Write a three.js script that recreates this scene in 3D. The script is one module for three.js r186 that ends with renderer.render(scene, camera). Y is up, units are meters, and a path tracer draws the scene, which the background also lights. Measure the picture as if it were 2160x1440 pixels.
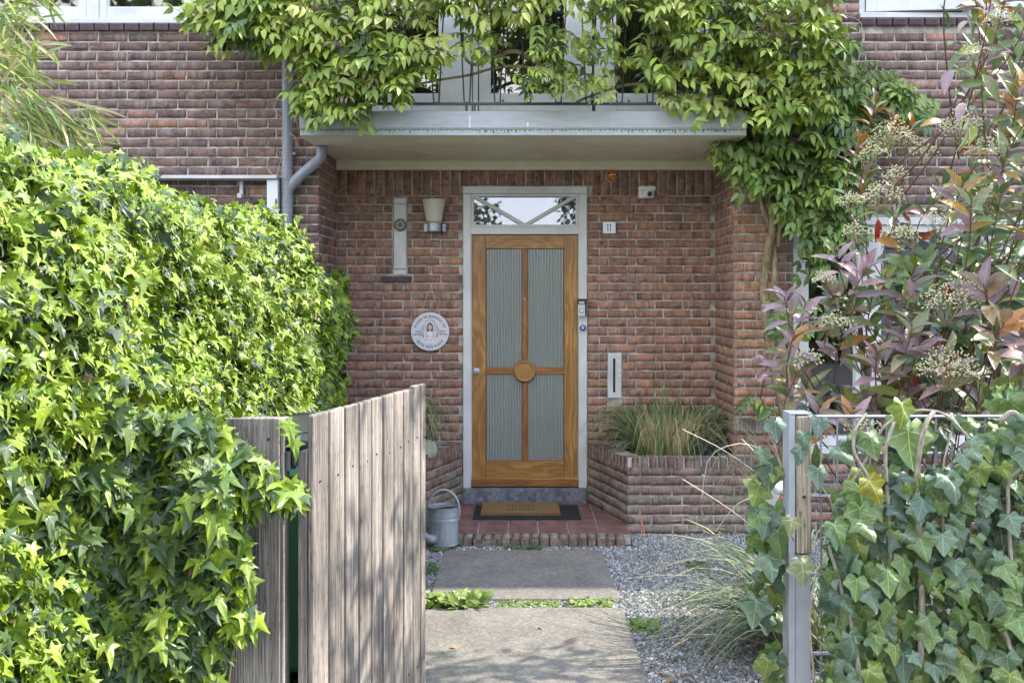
import * as THREE from 'three';
import { mergeGeometries, mergeVertices } from 'three/addons/utils/BufferGeometryUtils.js';
import { RoundedBoxGeometry } from 'three/addons/geometries/RoundedBoxGeometry.js';

// ---------------------------------------------------------------- camera, sky, sun, exposure
const scene = new THREE.Scene();
const EYE = 1.72, FOCAL = 2100, CX = 1098, CY = 623;
const camera = new THREE.PerspectiveCamera(2 * Math.atan(817 / FOCAL) * 180 / Math.PI, 1.5, 0.05, 400);
camera.position.set(0, EYE, 0);
camera.setViewOffset(2196, 1634, 0, 194, 2160, 1440);
const renderer = new THREE.WebGLRenderer({ antialias: true });
renderer.toneMapping = THREE.LinearToneMapping;
renderer.toneMappingExposure = 2.95;
renderer.shadowMap.enabled = true;

const SUN_DIR = new THREE.Vector3(0.98, 1.0, -0.2).normalize();
const sun = new THREE.DirectionalLight(new THREE.Color(1.0, 0.93, 0.8), 3.1);
sun.name = 'sun';
sun.position.copy(SUN_DIR).multiplyScalar(30).add(new THREE.Vector3(0, 0, -5));
sun.target.position.set(0, 0, -5);
sun.castShadow = true;
sun.shadow.radius = 1.1;
sun.shadow.mapSize.set(4096, 4096);
Object.assign(sun.shadow.camera, { left: -7, right: 7, top: 7, bottom: -7, near: 1, far: 70 });
scene.add(sun, sun.target);

// ---------------------------------------------------------------- noise and random numbers
function rngOf(seed) {
  let a = seed >>> 0;
  return () => { a = (a + 0x6d2b79f5) | 0; let t = Math.imul(a ^ (a >>> 15), 1 | a); t = (t + Math.imul(t ^ (t >>> 7), 61 | t)) ^ t; return ((t ^ (t >>> 14)) >>> 0) / 4294967296; };
}
const hash2 = (x, y, s) => { let h = Math.imul(x, 374761393) ^ Math.imul(y, 668265263) ^ Math.imul(s, 974634777); h = Math.imul(h ^ (h >>> 13), 1274126177); return ((h ^ (h >>> 16)) >>> 0) / 4294967296; };
const mod = (a, n) => ((a % n) + n) % n;
function vnoise(x, y, px, py, s) {            // value noise that repeats after px by py cells
  const ix = Math.floor(x), iy = Math.floor(y), fx = x - ix, fy = y - iy, u = fx * fx * (3 - 2 * fx), v = fy * fy * (3 - 2 * fy);
  const a = hash2(mod(ix, px), mod(iy, py), s), b = hash2(mod(ix + 1, px), mod(iy, py), s), c = hash2(mod(ix, px), mod(iy + 1, py), s), d = hash2(mod(ix + 1, px), mod(iy + 1, py), s);
  return a + (b - a) * u + (c - a) * v + (a - b - c + d) * u * v;
}
function fbm(u, v, fx, fy, oct, s) {
  let sum = 0, amp = 0.5, tot = 0;
  for (let i = 0; i < oct; i++) { sum += amp * vnoise(u * fx, v * fy, fx, fy, s + i * 17); tot += amp; amp *= 0.55; fx *= 2; fy *= 2; }
  return sum / tot;
}
const lerp = (a, b, t) => a + (b - a) * t, clamp = (x, a = 0, b = 1) => Math.min(b, Math.max(a, x)), sstep = (a, b, x) => { const t = clamp((x - a) / (b - a)); return t * t * (3 - 2 * t); };
const V = (x, y, z) => new THREE.Vector3(x, y, z);
const RGB = (r, g, b) => new THREE.Color().setRGB(r, g, b);
const at = (px, py, d) => V((px - CX) * d / FOCAL, EYE - (py - CY) * d / FOCAL, -d);   // a point of the garden seen at that pixel, d metres away
const toPx = (p) => [CX + FOCAL * p.x / -p.z, CY + FOCAL * (EYE - p.y) / -p.z];
const inPoly = (x, y, poly) => { let c = false; for (let i = 0, j = poly.length - 1; i < poly.length; j = i++) { const [a, b] = poly[i], [d, e] = poly[j]; if ((b > y) !== (e > y) && x < (d - a) * (y - b) / (e - b) + a) c = !c; } return c; };

// one sky: blue with soft white clouds, the same all round
{
  const W = 1024, Hh = 512, data = new Float32Array(W * Hh * 4);
  for (let j = 0; j < Hh; j++) {
    const el = ((j + 0.5) / Hh - 0.5) * Math.PI, y = Math.sin(el);
    for (let i = 0; i < W; i++) {
      const u = i / W, t = Math.pow(clamp(y), 0.5);
      let c = [lerp(1.14, 0.5, t), lerp(1.2, 0.68, t), lerp(1.3, 1.08, t)];
      if (y > 0) {
        const n = fbm(u, j / Hh, 10, 8, 6, 5) * 0.75 + fbm(u, j / Hh, 24, 20, 4, 9) * 0.25, m = sstep(0.47, 0.66, n) * sstep(0.02, 0.2, y);
        c = c.map((v, k) => lerp(v, [1.5, 1.48, 1.46][k], m * 0.9));
      } else c = [0.42, 0.42, 0.38];
      const o = (j * W + i) * 4;
      data[o] = c[0]; data[o + 1] = c[1]; data[o + 2] = c[2]; data[o + 3] = 1;
    }
  }
  const sky = new THREE.DataTexture(data, W, Hh, THREE.RGBAFormat, THREE.FloatType);
  sky.mapping = THREE.EquirectangularReflectionMapping;
  sky.magFilter = THREE.LinearFilter;
  sky.needsUpdate = true;
  scene.background = sky;
  scene.environment = sky;
}

// ---------------------------------------------------------------- naming and adding
const used = new Map(), origin = new Map();
function numbered(n) { const k = used.get(n) ?? 0; used.set(n, k + 1); return k ? n + '_' + String(k).padStart(3, '0') : n; }
function tag(o, label, category, group, kind) {
  if (label) o.userData.label = label;
  if (category) o.userData.category = category;
  if (group) o.userData.group = group;
  if (kind) o.userData.kind = kind;
  return o;
}
function thing(name, label, category, base = V(0, 0, 0), group, kind) {   // a Group at the thing's base; children are given in garden coordinates
  const g = new THREE.Group();
  g.name = numbered(name); g.position.copy(base); scene.add(g); origin.set(g, base.clone());
  return tag(g, label, category, group, kind);
}
function part(parent, name) { const g = new THREE.Group(); g.name = name; g.position.copy(origin.get(parent)).negate(); parent.add(g); origin.set(g, V(0, 0, 0)); return g; }
function add(parent, name, geo, mat, pos) {
  const m = new THREE.Mesh(Array.isArray(geo) ? merge(geo) : geo, mat);
  m.name = name;
  m.position.copy(origin.get(parent)).negate();
  if (pos) m.position.add(pos);
  parent.add(m); origin.set(m, pos ? pos.clone() : V(0, 0, 0));
  return m;
}
function solo(name, label, category, geo, mat, group, kind) {
  const m = new THREE.Mesh(Array.isArray(geo) ? merge(geo) : geo, mat);
  m.geometry.computeBoundingBox();
  const b = m.geometry.boundingBox, base = V((b.min.x + b.max.x) / 2, b.min.y, (b.min.z + b.max.z) / 2);
  m.geometry.translate(-base.x, -base.y, -base.z);
  m.name = numbered(name); m.position.copy(base); scene.add(m);
  return tag(m, label, category, group, kind);
}
function merge(list) {
  const flat = list.map((g) => { const h = g.index ? g.toNonIndexed() : g; for (const k of Object.keys(h.attributes)) if (!['position', 'normal', 'uv', 'color'].includes(k)) h.deleteAttribute(k); return h; });
  const color = flat.every((g) => g.attributes.color);
  for (const g of flat) if (!color) g.deleteAttribute('color');
  return mergeGeometries(flat, false);
}
// boxes by their two corners, uv in metres, edges rounded where asked
function box(x0, x1, y0, y1, z0, z1, r = 0) {
  const w = x1 - x0, h = y1 - y0, d = z1 - z0;
  const g = r ? new RoundedBoxGeometry(w, h, d, 2, Math.min(r, w / 2.1, h / 2.1, d / 2.1)) : new THREE.BoxGeometry(w, h, d);
  g.translate((x0 + x1) / 2, (y0 + y1) / 2, (z0 + z1) / 2);
  return metreUV(g);
}
function metreUV(g, ox = 0, oy = 0) {
  const p = g.attributes.position, n = g.attributes.normal, uv = new Float32Array(p.count * 2);
  for (let i = 0; i < p.count; i++) {
    const ax = Math.abs(n.getX(i)), ay = Math.abs(n.getY(i)), az = Math.abs(n.getZ(i));
    if (az >= ax && az >= ay) { uv[2 * i] = p.getX(i); uv[2 * i + 1] = p.getY(i); } else if (ax >= ay) { uv[2 * i] = p.getZ(i); uv[2 * i + 1] = p.getY(i); } else { uv[2 * i] = p.getX(i); uv[2 * i + 1] = p.getZ(i); }
    uv[2 * i] += ox; uv[2 * i + 1] += oy;
  }
  g.setAttribute('uv', new THREE.BufferAttribute(uv, 2));
  return g;
}
function swapUV(g) { const a = g.attributes.uv; for (let i = 0; i < a.count; i++) a.setXY(i, a.getY(i), a.getX(i)); return g; }
function tube(pts, r0, r1 = r0, rad = 6, seg) {   // a tapering tube along points
  const curve = new THREE.CatmullRomCurve3(pts, false, 'centripetal'), n = seg ?? Math.max(3, pts.length * 4), g = new THREE.TubeGeometry(curve, n, 1, rad, false);
  const p = g.attributes.position, c = V(0, 0, 0);
  for (let i = 0; i <= n; i++) {
    curve.getPointAt(i / n, c);
    const r = lerp(r0, r1, i / n);
    for (let j = 0; j <= rad; j++) { const k = i * (rad + 1) + j; p.setXYZ(k, c.x + (p.getX(k) - c.x) * r, c.y + (p.getY(k) - c.y) * r, c.z + (p.getZ(k) - c.z) * r); }
  }
  const uv = g.attributes.uv, L = curve.getLength();
  for (let i = 0; i < uv.count; i++) uv.setXY(i, uv.getY(i) * 6.28 * r0, uv.getX(i) * L);
  return g;
}
function rod(a, b, r, rad = 8) {
  const d = V(0, 0, 0).subVectors(b, a), g = new THREE.CylinderGeometry(r, r, d.length(), rad);
  g.applyQuaternion(new THREE.Quaternion().setFromUnitVectors(V(0, 1, 0), d.clone().normalize()));
  g.translate((a.x + b.x) / 2, (a.y + b.y) / 2, (a.z + b.z) / 2);
  return g;
}
function lathe(profile, seg, pos) { return new THREE.LatheGeometry(profile.map(([r, y]) => new THREE.Vector2(r, y)), seg).translate(pos.x, pos.y, pos.z); }
function place(geo, pos, xAxis, yAxis, zAxis, s = 1) { return geo.clone().applyMatrix4(new THREE.Matrix4().makeBasis(xAxis, yAxis, zAxis).scale(V(s, s, s)).setPosition(pos)); }
function basis(tip, face) {                        // leaf axes: y along the tip, z towards the face
  const y = tip.clone().normalize(), z = face.clone().addScaledVector(y, -face.dot(y));
  if (z.lengthSq() < 1e-4) z.set(y.y, -y.x, 0.3);
  z.normalize();
  return [V(0, 0, 0).crossVectors(y, z), y, z];
}
const rv = (r, s = 1) => V((r() - 0.5) * 2 * s, (r() - 0.5) * 2 * s, (r() - 0.5) * 2 * s);

// ---------------------------------------------------------------- textures
function tex(w, h, fn, srgb = true, repeat = 1) {
  const d = new Uint8Array(w * h * 4);
  for (let j = 0; j < h; j++) for (let i = 0; i < w; i++) {
    const c = fn(i / w, j / h), o = (j * w + i) * 4;
    for (let k = 0; k < 3; k++) d[o + k] = 255 * clamp(typeof c === 'number' ? c : c[k]);
    d[o + 3] = 255;
  }
  const t = new THREE.DataTexture(d, w, h);
  t.wrapS = t.wrapT = THREE.RepeatWrapping; t.magFilter = THREE.LinearFilter; t.minFilter = THREE.LinearMipmapLinearFilter; t.generateMipmaps = true;
  if (srgb) t.colorSpace = THREE.SRGBColorSpace;
  t.repeat.set(...[].concat(repeat, repeat).slice(0, 2)); t.needsUpdate = true;
  return t;
}
function canvasTex(w, h, draw) {
  const c = document.createElement('canvas'); c.width = w; c.height = h;
  draw(c.getContext('2d'), w, h);
  const t = new THREE.CanvasTexture(c); t.colorSpace = THREE.SRGBColorSpace; t.anisotropy = 8;
  return t;
}
const std = (o) => new THREE.MeshStandardMaterial(o), phy = (o) => new THREE.MeshPhysicalMaterial(o);

const brickMap = tex(512, 512, (u, v) => {
  const n = fbm(u, v, 8, 14, 5, 3), f = fbm(u, v, 60, 90, 3, 8), sp = vnoise(u * 170, v * 170, 170, 170, 4), dk = sstep(0.62, 0.75, fbm(u, v, 9, 40, 3, 21));
  let k = 0.62 + 0.34 * (n - 0.5) + 0.22 * (f - 0.5);
  const white = sstep(0.86, 0.95, sp) * 0.25 + sstep(0.6, 0.72, fbm(u, v, 22, 26, 3, 77)) * 0.13;
  k *= 1 - 0.3 * dk; k = 0.64 + (k - 0.64) * 1.05;
  return [k + 0.24 + white * 0.7, k + 0.225 + white * 1.1, k + 0.225 + white * 1.2];
}, true, 1 / 0.55);
const brickBump = tex(512, 512, (u, v) => 0.5 * fbm(u, v, 10, 34, 4, 31) + 0.35 * fbm(u, v, 40, 70, 3, 12) + 0.25 * fbm(u, v, 130, 130, 2, 5), false, 1 / 0.55);
const mBrick = std({ color: RGB(0.93, 0.95, 0.95), vertexColors: true, map: brickMap, bumpMap: brickBump, bumpScale: 0.011, roughness: 0.93 });
const grainMap = (a, b, f, s) => tex(512, 512, (u, v) => { const n = fbm(u, v, 3, 3, 3, s), g = fbm(u + 0, v, f, 4, 4, s + 3), h = fbm(u, v, f * 3, 6, 3, s + 9), k = clamp(0.5 + (g - 0.5) * 1.5 + (h - 0.5) * 0.7 + (n - 0.5) * 0.5); return [lerp(a[0], b[0], k), lerp(a[1], b[1], k), lerp(a[2], b[2], k)]; });
const noiseMap = (a, b, f, s, rep, o = 5, fine = 0.4) => tex(512, 512, (u, v) => { const k = clamp(0.5 + (fbm(u, v, f, f, o, s) - 0.5) * 1.7 + (vnoise(u * 200, v * 200, 200, 200, s) - 0.5) * fine); return [lerp(a[0], b[0], k), lerp(a[1], b[1], k), lerp(a[2], b[2], k)]; }, true, rep);
const fineBump = tex(256, 256, (u, v) => fbm(u, v, 40, 40, 3, 66), false, 4);
const mortarMap = noiseMap([0.5, 0.48, 0.45], [0.78, 0.76, 0.72], 12, 41, 1.4, 5, 0.35);
const mMortar = std({ map: mortarMap, color: RGB(1.0, 0.99, 0.965), bumpMap: fineBump, bumpScale: 0.004, roughness: 0.96 });
const paintMap = noiseMap([0.85, 0.85, 0.84], [0.96, 0.96, 0.95], 5, 51, 1.1, 5, 0.12);
const mWhite = std({ map: paintMap, color: RGB(0.76, 0.765, 0.78), roughness: 0.42, bumpMap: fineBump, bumpScale: 0.0008 });
const mCream = std({ map: noiseMap([0.9, 0.87, 0.79], [1, 0.985, 0.93], 4, 52, 0.9, 6, 0.08), color: RGB(0.96, 0.94, 0.9), roughness: 0.8, bumpMap: fineBump, bumpScale: 0.001 });
// teak with long growth rings
const teakMap = tex(512, 1024, (u, v) => {
  const w = fbm(u, v, 3, 2, 4, 61), ring = Math.sin((u * 7 + w * 5.5) * 6.283) * 0.5 + 0.5, g = fbm(u, v, 90, 5, 3, 64), b = fbm(u, v, 3, 3, 3, 67), k = clamp(0.14 + 0.36 * Math.pow(ring, 1.5) * b * 1.5 + 0.46 * g + 0.4 * (b - 0.4));
  return [lerp(0.44, 0.9, k), lerp(0.28, 0.69, k), lerp(0.11, 0.37, k)];
}, true, [1 / 0.42, 1 / 1.2]);
const mTeak = phy({ map: teakMap, color: RGB(0.8, 0.78, 0.74), roughness: 0.45, clearcoat: 0.35, clearcoatRoughness: 0.35 });
const mTeakDark = phy({ map: teakMap, color: RGB(0.62, 0.5, 0.42), roughness: 0.5, clearcoat: 0.3, clearcoatRoughness: 0.35 });
// grey weathered boards
const greyWoodMap = tex(512, 1024, (u, v) => {
  const a = fbm(u, v, 44, 3, 4, 71), b = fbm(u, v, 150, 7, 3, 74), c = fbm(u, v, 4, 4, 4, 75), pit = sstep(0.7, 0.8, fbm(u, v, 120, 30, 2, 79)), k = clamp(0.57 + (a - 0.5) * 0.5 + (b - 0.5) * 1.1 + (c - 0.5) * 1.0 - pit * 0.5);
  return [lerp(0.38, 0.84, k), lerp(0.36, 0.79, k), lerp(0.34, 0.74, k)];
}, true, [1 / 0.36, 1 / 1.1]);
const greyWoodBump = tex(512, 512, (u, v) => 0.6 * fbm(u, v, 60, 4, 3, 71) + 0.4 * fbm(u, v, 160, 10, 2, 74), false, [1 / 0.3, 1]);
const mGreyWood = std({ map: greyWoodMap, color: RGB(0.64, 0.63, 0.62), roughness: 0.9, bumpMap: greyWoodBump, bumpScale: 0.003 });
const mGreyWoodDark = std({ map: greyWoodMap, color: RGB(0.36, 0.33, 0.3), roughness: 0.9, bumpMap: greyWoodBump, bumpScale: 0.003 });
const mStone = std({ map: noiseMap([0.36, 0.37, 0.4], [0.6, 0.61, 0.63], 18, 81, 1.6, 5, 0.4), color: RGB(0.8, 0.8, 0.83), roughness: 0.75, bumpMap: fineBump, bumpScale: 0.003 });
const mBlack = std({ color: RGB(0.018, 0.018, 0.02), roughness: 0.5 });
const mDarkMetal = std({ color: RGB(0.05, 0.055, 0.065), roughness: 0.45, metalness: 0.3 });
const mGlass = phy({ color: 0xffffff, transmission: 1, thickness: 0, roughness: 0.02, ior: 1.9 });
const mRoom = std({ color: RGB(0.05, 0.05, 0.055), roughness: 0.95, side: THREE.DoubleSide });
const mSteel = std({ map: noiseMap([0.66, 0.67, 0.69], [0.84, 0.85, 0.87], 9, 93, 2, 5, 0.25), color: RGB(0.72, 0.74, 0.77), metalness: 0.45, roughness: 0.42 });
const mPipe = std({ map: noiseMap([0.5, 0.51, 0.54], [0.62, 0.63, 0.66], 7, 95, 1.3, 5, 0.15), color: RGB(0.85, 0.87, 0.92), roughness: 0.5 });
const mBark = std({ map: noiseMap([0.42, 0.38, 0.3], [0.76, 0.7, 0.6], 16, 98, [8, 2], 4, 0.3), color: RGB(0.8, 0.76, 0.66), roughness: 0.9, bumpMap: fineBump, bumpScale: 0.003 });
const mTwig = std({ color: RGB(0.2, 0.16, 0.11), roughness: 0.85 });

// ---------------------------------------------------------------- ground
const ZF = 7.25, ZN = 7.95, GY = 0;
{
  const g = new THREE.PlaneGeometry(120, 120, 1, 1); g.rotateX(-Math.PI / 2); g.translate(0, -0.006, -10); metreUV(g);
  add2('ground', g, std({ map: noiseMap([0.3, 0.3, 0.29], [0.5, 0.5, 0.49], 30, 101, 1.2, 5, 0.9), color: RGB(0.62, 0.62, 0.66), roughness: 1, bumpMap: fineBump, bumpScale: 0.01 }));
}
function add2(name, geo, mat) { const m = new THREE.Mesh(geo, mat); m.name = numbered(name); m.userData.kind = 'structure'; scene.add(m); return m; }

// ---------------------------------------------------------------- bricks
const COURSE0 = 2.4117, COURSE = 0.07;
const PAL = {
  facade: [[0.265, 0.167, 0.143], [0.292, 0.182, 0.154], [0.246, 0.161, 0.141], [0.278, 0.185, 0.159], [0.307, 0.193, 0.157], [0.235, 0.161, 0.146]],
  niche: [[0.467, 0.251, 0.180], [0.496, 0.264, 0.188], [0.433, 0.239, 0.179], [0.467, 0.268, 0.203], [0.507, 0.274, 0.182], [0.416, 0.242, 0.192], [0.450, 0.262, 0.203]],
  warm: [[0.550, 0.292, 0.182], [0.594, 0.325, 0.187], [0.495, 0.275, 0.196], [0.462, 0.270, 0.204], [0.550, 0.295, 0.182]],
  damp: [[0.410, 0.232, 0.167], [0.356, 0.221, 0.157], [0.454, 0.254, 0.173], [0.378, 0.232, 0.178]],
  planter: [[0.32, 0.205, 0.17], [0.35, 0.22, 0.182], [0.3, 0.2, 0.172], [0.33, 0.228, 0.19]],
  mossy: [[0.32, 0.255, 0.21], [0.29, 0.245, 0.2], [0.35, 0.28, 0.23], [0.32, 0.225, 0.19]],
};
function brickGeo(w, h, d, r, c, rough = 1) {     // one hand-formed brick: uneven outline, worn arrises, creased face
  const nx = w > 0.15 || h > 0.15 ? 5 : 3, ny = 2, P = [], idx = [], col = [], N = nx + 1, M = ny + 1, long = w >= h;
  const A = long ? nx : ny, B = long ? ny : nx, id = (i, j) => j * (A + 1) + i;
  for (let j = 0; j <= B; j++) for (let i = 0; i <= A; i++) {
    const bx = i === 0 || i === A, by = j === 0 || j === B, corner = bx && by;
    const e = 0.0042 / w, f = 0.0042 / h;
    let u = i / A, v = j / B;
    if (A > 2) u = i === 1 ? e : i === A - 1 ? 1 - e : u;
    if (B > 2) v = j === 1 ? f : j === B - 1 ? 1 - f : v;
    P.push((u - 0.5) * w + (bx ? (r() - 0.5) * 0.005 * rough : 0) * (corner ? 1.4 : 1), (v - 0.5) * h + (by ? (r() - 0.5) * 0.0062 * rough : 0), bx || by ? -0.002 - r() * 0.002 : (r() - 0.5) * 0.005 * rough);
  }
  const ring = [];
  for (let i = 0; i <= A; i++) ring.push(id(i, 0));
  for (let j = 1; j <= B; j++) ring.push(id(A, j));
  for (let i = A - 1; i >= 0; i--) ring.push(id(i, B));
  for (let j = B - 1; j > 0; j--) ring.push(id(0, j));
  for (let j = 0; j < B; j++) for (let i = 0; i < A; i++) { const a = id(i, j), b = id(i + 1, j), e = id(i + 1, j + 1), f = id(i, j + 1); idx.push(a, b, e, a, e, f); }
  const n0 = P.length / 3;
  for (const k of ring) P.push(P[3 * k], P[3 * k + 1], -d);
  for (let k = 0; k < ring.length; k++) { const k2 = (k + 1) % ring.length; idx.push(ring[k], n0 + k, n0 + k2, ring[k], n0 + k2, ring[k2]); }
  const g = new THREE.BufferGeometry();
  g.setAttribute('position', new THREE.Float32BufferAttribute(P, 3)); g.setIndex(idx); g.computeVertexNormals();
  metreUV(g, r() * 7, r() * 7);
  if (!long) swapUV(g);
  const t = 0.9 + r() * 0.2;
  for (let i = 0; i < P.length / 3; i++) { const k = t * (0.975 + r() * 0.05); col.push(c[0] * k, c[1] * k, c[2] * k); }
  g.setAttribute('color', new THREE.Float32BufferAttribute(col, 3));
  return g;
}
const pools = new Map();
function pooled(pal, w, h, d, rnd) {           // a few variants of each size, shared by the bricks of that size
  const key = [pal, Math.round(w * 200), Math.round(h * 200)].join(), standard = w > 0.19 || h > 0.19;
  if (!pools.has(key)) { const r = rngOf(pools.size * 77 + 5), cols = PAL[pal]; pools.set(key, Array.from({ length: standard ? 30 : 6 }, () => brickGeo(w, h, d, r, cols[Math.floor(r() * cols.length)]))); }
  const p = pools.get(key); return p[Math.floor(rnd() * p.length)];
}
// bricks of one wall face: o = corner on the ground, u = along it, n = out of it
function courses({ o, u, n, len, y0, y1, pitch, phase, pal, holes = [], seed, d = 0.03, out = [] }) {
  const r = rngOf(seed), up = V(0, 1, 0), J = 0.0124;
  const k0 = Math.ceil((y0 - COURSE0) / COURSE - 0.45), k1 = Math.floor((y1 - COURSE0) / COURSE + 0.45);
  for (let k = k0; k <= k1; k++) {
    const yc = COURSE0 + k * COURSE, ph = phase[mod(k, phase.length)] + (r() - 0.5) * 0.012;
    for (let i = Math.floor((-ph) / pitch) - 1; i < (len - ph) / pitch + 1; i++) {
      let spans = [[Math.max(0.002, ph + i * pitch + J / 2 + (r() - 0.5) * 0.003), Math.min(len - 0.002, ph + (i + 1) * pitch - J / 2)]];
      for (const [hx0, hx1, hy0, hy1] of holes) if (yc + 0.024 > hy0 && yc - 0.024 < hy1) spans = spans.flatMap(([a, b]) => [[a, Math.min(b, hx0 - 0.006)], [Math.max(a, hx1 + 0.006), b]]);
      for (const [a, b] of spans) {
        if (b - a < 0.03) continue;
        const x = (a + b) / 2, w = b - a, h = COURSE - J - 0.001 + (r() - 0.5) * 0.002, pa = typeof pal === 'function' ? pal(x, yc, r) : pal;
        out.push({ geo: pooled(pa, w, h, d, r), pos: o.clone().addScaledVector(u, x).setY(yc + (r() - 0.5) * 0.002), u, n, w, h });
      }
    }
  }
  return out;
}
function soldiers({ o, u, n, len, y0, y1, pitch, pal, seed, holes = [], d = 0.03, out = [] }) {   // bricks on end
  const r = rngOf(seed), cnt = Math.round(len / pitch), p = len / cnt;
  for (let i = 0; i < cnt; i++) {
    const x = (i + 0.5) * p;
    if (holes.some(([a, b]) => x > a && x < b)) continue;
    out.push({ geo: pooled(typeof pal === 'function' ? pal(x, y0, r) : pal, p - 0.011, y1 - y0 - 0.008, d, r), pos: o.clone().addScaledVector(u, x + (r() - 0.5) * 0.004).setY((y0 + y1) / 2), u, n, w: p - 0.011, h: y1 - y0 });
  }
  return out;
}
function layBricks(parent, list, single) {       // the listed ones one by one, the rest as one part
  const m4 = (b) => new THREE.Matrix4().makeBasis(b.u, V(0, 1, 0), b.n).setPosition(b.pos);
  const rest = [];
  list.forEach((b, i) => {
    if (!single(b, i)) { rest.push(b.geo.clone().applyMatrix4(m4(b))); return; }
    const m = add(parent, 'brick', b.geo, mBrick, b.pos);
    m.quaternion.setFromRotationMatrix(m4(b));
  });
  if (rest.length) add(parent, 'brickwork', rest, mBrick).userData.kind = 'stuff';
}

// ---------------------------------------------------------------- the house
const house = thing('brick_house', 'red brown brick house with recessed porch, wooden front door and balcony', 'house', V(0, 0, -7.6));
const NX0 = -1.469, NX1 = 1.552, DX0 = -0.458, DX1 = 0.53, DTOP = 2.591;
const WL = { x0: -5.2, x1: -2.34, y0: 3.70, y1: 5.1 }, WR = { x0: 2.47, x1: 5.2, y0: 3.74, y1: 5.1 }, WG = { x0: 1.99, x1: 4.5, y0: 0.57, y1: 2.29 }, BD = { x0: -1.234, x1: 1.40, y0: 2.96, y1: 5.05 };
const zf = -ZF - 0.0055, zn = -ZN - 0.0055;
{
  const holes = (x0, x1, y0, y1, h, z0, z1) => [box(x0, x1, y0, h.y0, z0, z1), box(x0, h.x0, h.y0, h.y1, z0, z1), box(h.x1, x1, h.y0, h.y1, z0, z1), box(x0, x1, h.y1, y1, z0, z1)];
  add(house, 'wall', holes(-7, NX0 - 0.006, 0, 5.75, WL, -8.3, zf), mMortar);
  add(house, 'wall', [...holes(NX1 + 0.006, 7, 0, 3.0, WG, -8.3, zf), ...holes(NX1 + 0.006, 7, 3.0, 5.75, WR, -8.3, zf)], mMortar);
  const VS = { x0: -1.018, x1: -0.912, y0: 1.89, y1: 2.5 };
  add(house, 'wall', [...holes(NX0 - 0.006, DX0 + 0.01, 0, 2.9, VS, -8.3, zn), box(DX1 - 0.01, NX1 + 0.006, 0, 2.9, -8.3, zn), box(DX0 + 0.01, DX1 - 0.01, DTOP - 0.01, 2.9, -8.3, zn)], mMortar);
  add(house, 'wall', [box(NX0 - 0.006, BD.x0, 2.962, 5.75, -7.7, zf), box(BD.x1, NX1 + 0.006, 2.962, 5.75, -7.7, zf), box(BD.x0, BD.x1, BD.y1, 5.75, -7.7, zf)], mMortar);
  add(house, 'back_wall', [box(-7, 7, 0, 5.75, -12.2, -12), box(-7, -6.8, 0, 5.75, -12, -8.3), box(6.8, 7, 0, 5.75, -12, -8.3)], mMortar);
  const roof = [box(-7.4, 7.4, 5.75, 5.95, -12.6, -6.96)];
  add(house, 'roof', roof, std({ color: RGB(0.6, 0.6, 0.58), roughness: 0.7 }));

  const all = [], X = V(1, 0, 0), F = V(0, 0, 1);
  const hol = (w, ox) => [w.x0 - ox, w.x1 - ox, w.y0 - 0.02, w.y1];
  const L0 = -5.2;
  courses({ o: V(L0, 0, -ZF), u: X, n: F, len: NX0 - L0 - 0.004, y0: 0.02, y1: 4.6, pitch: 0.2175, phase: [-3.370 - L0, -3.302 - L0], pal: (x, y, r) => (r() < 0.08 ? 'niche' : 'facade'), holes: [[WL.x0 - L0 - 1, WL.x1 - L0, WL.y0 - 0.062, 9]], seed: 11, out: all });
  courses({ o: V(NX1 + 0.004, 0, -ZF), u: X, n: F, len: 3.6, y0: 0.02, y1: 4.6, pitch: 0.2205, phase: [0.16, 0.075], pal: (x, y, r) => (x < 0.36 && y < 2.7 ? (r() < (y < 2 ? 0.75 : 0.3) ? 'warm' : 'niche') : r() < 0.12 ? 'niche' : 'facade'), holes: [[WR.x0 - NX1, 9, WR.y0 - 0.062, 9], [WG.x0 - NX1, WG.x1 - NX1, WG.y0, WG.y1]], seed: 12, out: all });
  courses({ o: V(NX0, 0, -ZF), u: X, n: F, len: NX1 - NX0, y0: 2.99, y1: 4.6, pitch: 0.2175, phase: [0.05, 0.118], pal: 'facade', holes: [[BD.x0 - NX0, BD.x1 - NX0, 2.9, 9]], seed: 13, out: all });
  // the recess: back wall, its two returns and the row of bricks on end under the beam
  const ventHole = [-1.022 - NX0, -0.909 - NX0, 1.88, 2.507], ventSill = [-1.108 - NX0, -0.867 - NX0, 1.82, 1.88], slot = [0.7 - NX0, 0.809 - NX0, 0.895, 1.255], door = [DX0 - NX0, DX1 - NX0, 0, DTOP];
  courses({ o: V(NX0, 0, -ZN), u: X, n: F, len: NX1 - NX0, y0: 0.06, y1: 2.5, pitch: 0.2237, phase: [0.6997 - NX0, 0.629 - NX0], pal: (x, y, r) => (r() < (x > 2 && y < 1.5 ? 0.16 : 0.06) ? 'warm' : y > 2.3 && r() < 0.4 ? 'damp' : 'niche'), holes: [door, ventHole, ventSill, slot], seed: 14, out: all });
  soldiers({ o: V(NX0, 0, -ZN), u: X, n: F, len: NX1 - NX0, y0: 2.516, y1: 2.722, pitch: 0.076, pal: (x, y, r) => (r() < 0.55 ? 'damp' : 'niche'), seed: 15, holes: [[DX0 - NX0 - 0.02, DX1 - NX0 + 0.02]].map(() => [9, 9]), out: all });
  for (const b of all) if (b.pos.y > 2.5 && b.pos.y < 2.73 && b.pos.x > DX0 - 0.03 && b.pos.x < DX1 + 0.03 && b.h > 0.15) b.cut = true;
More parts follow.
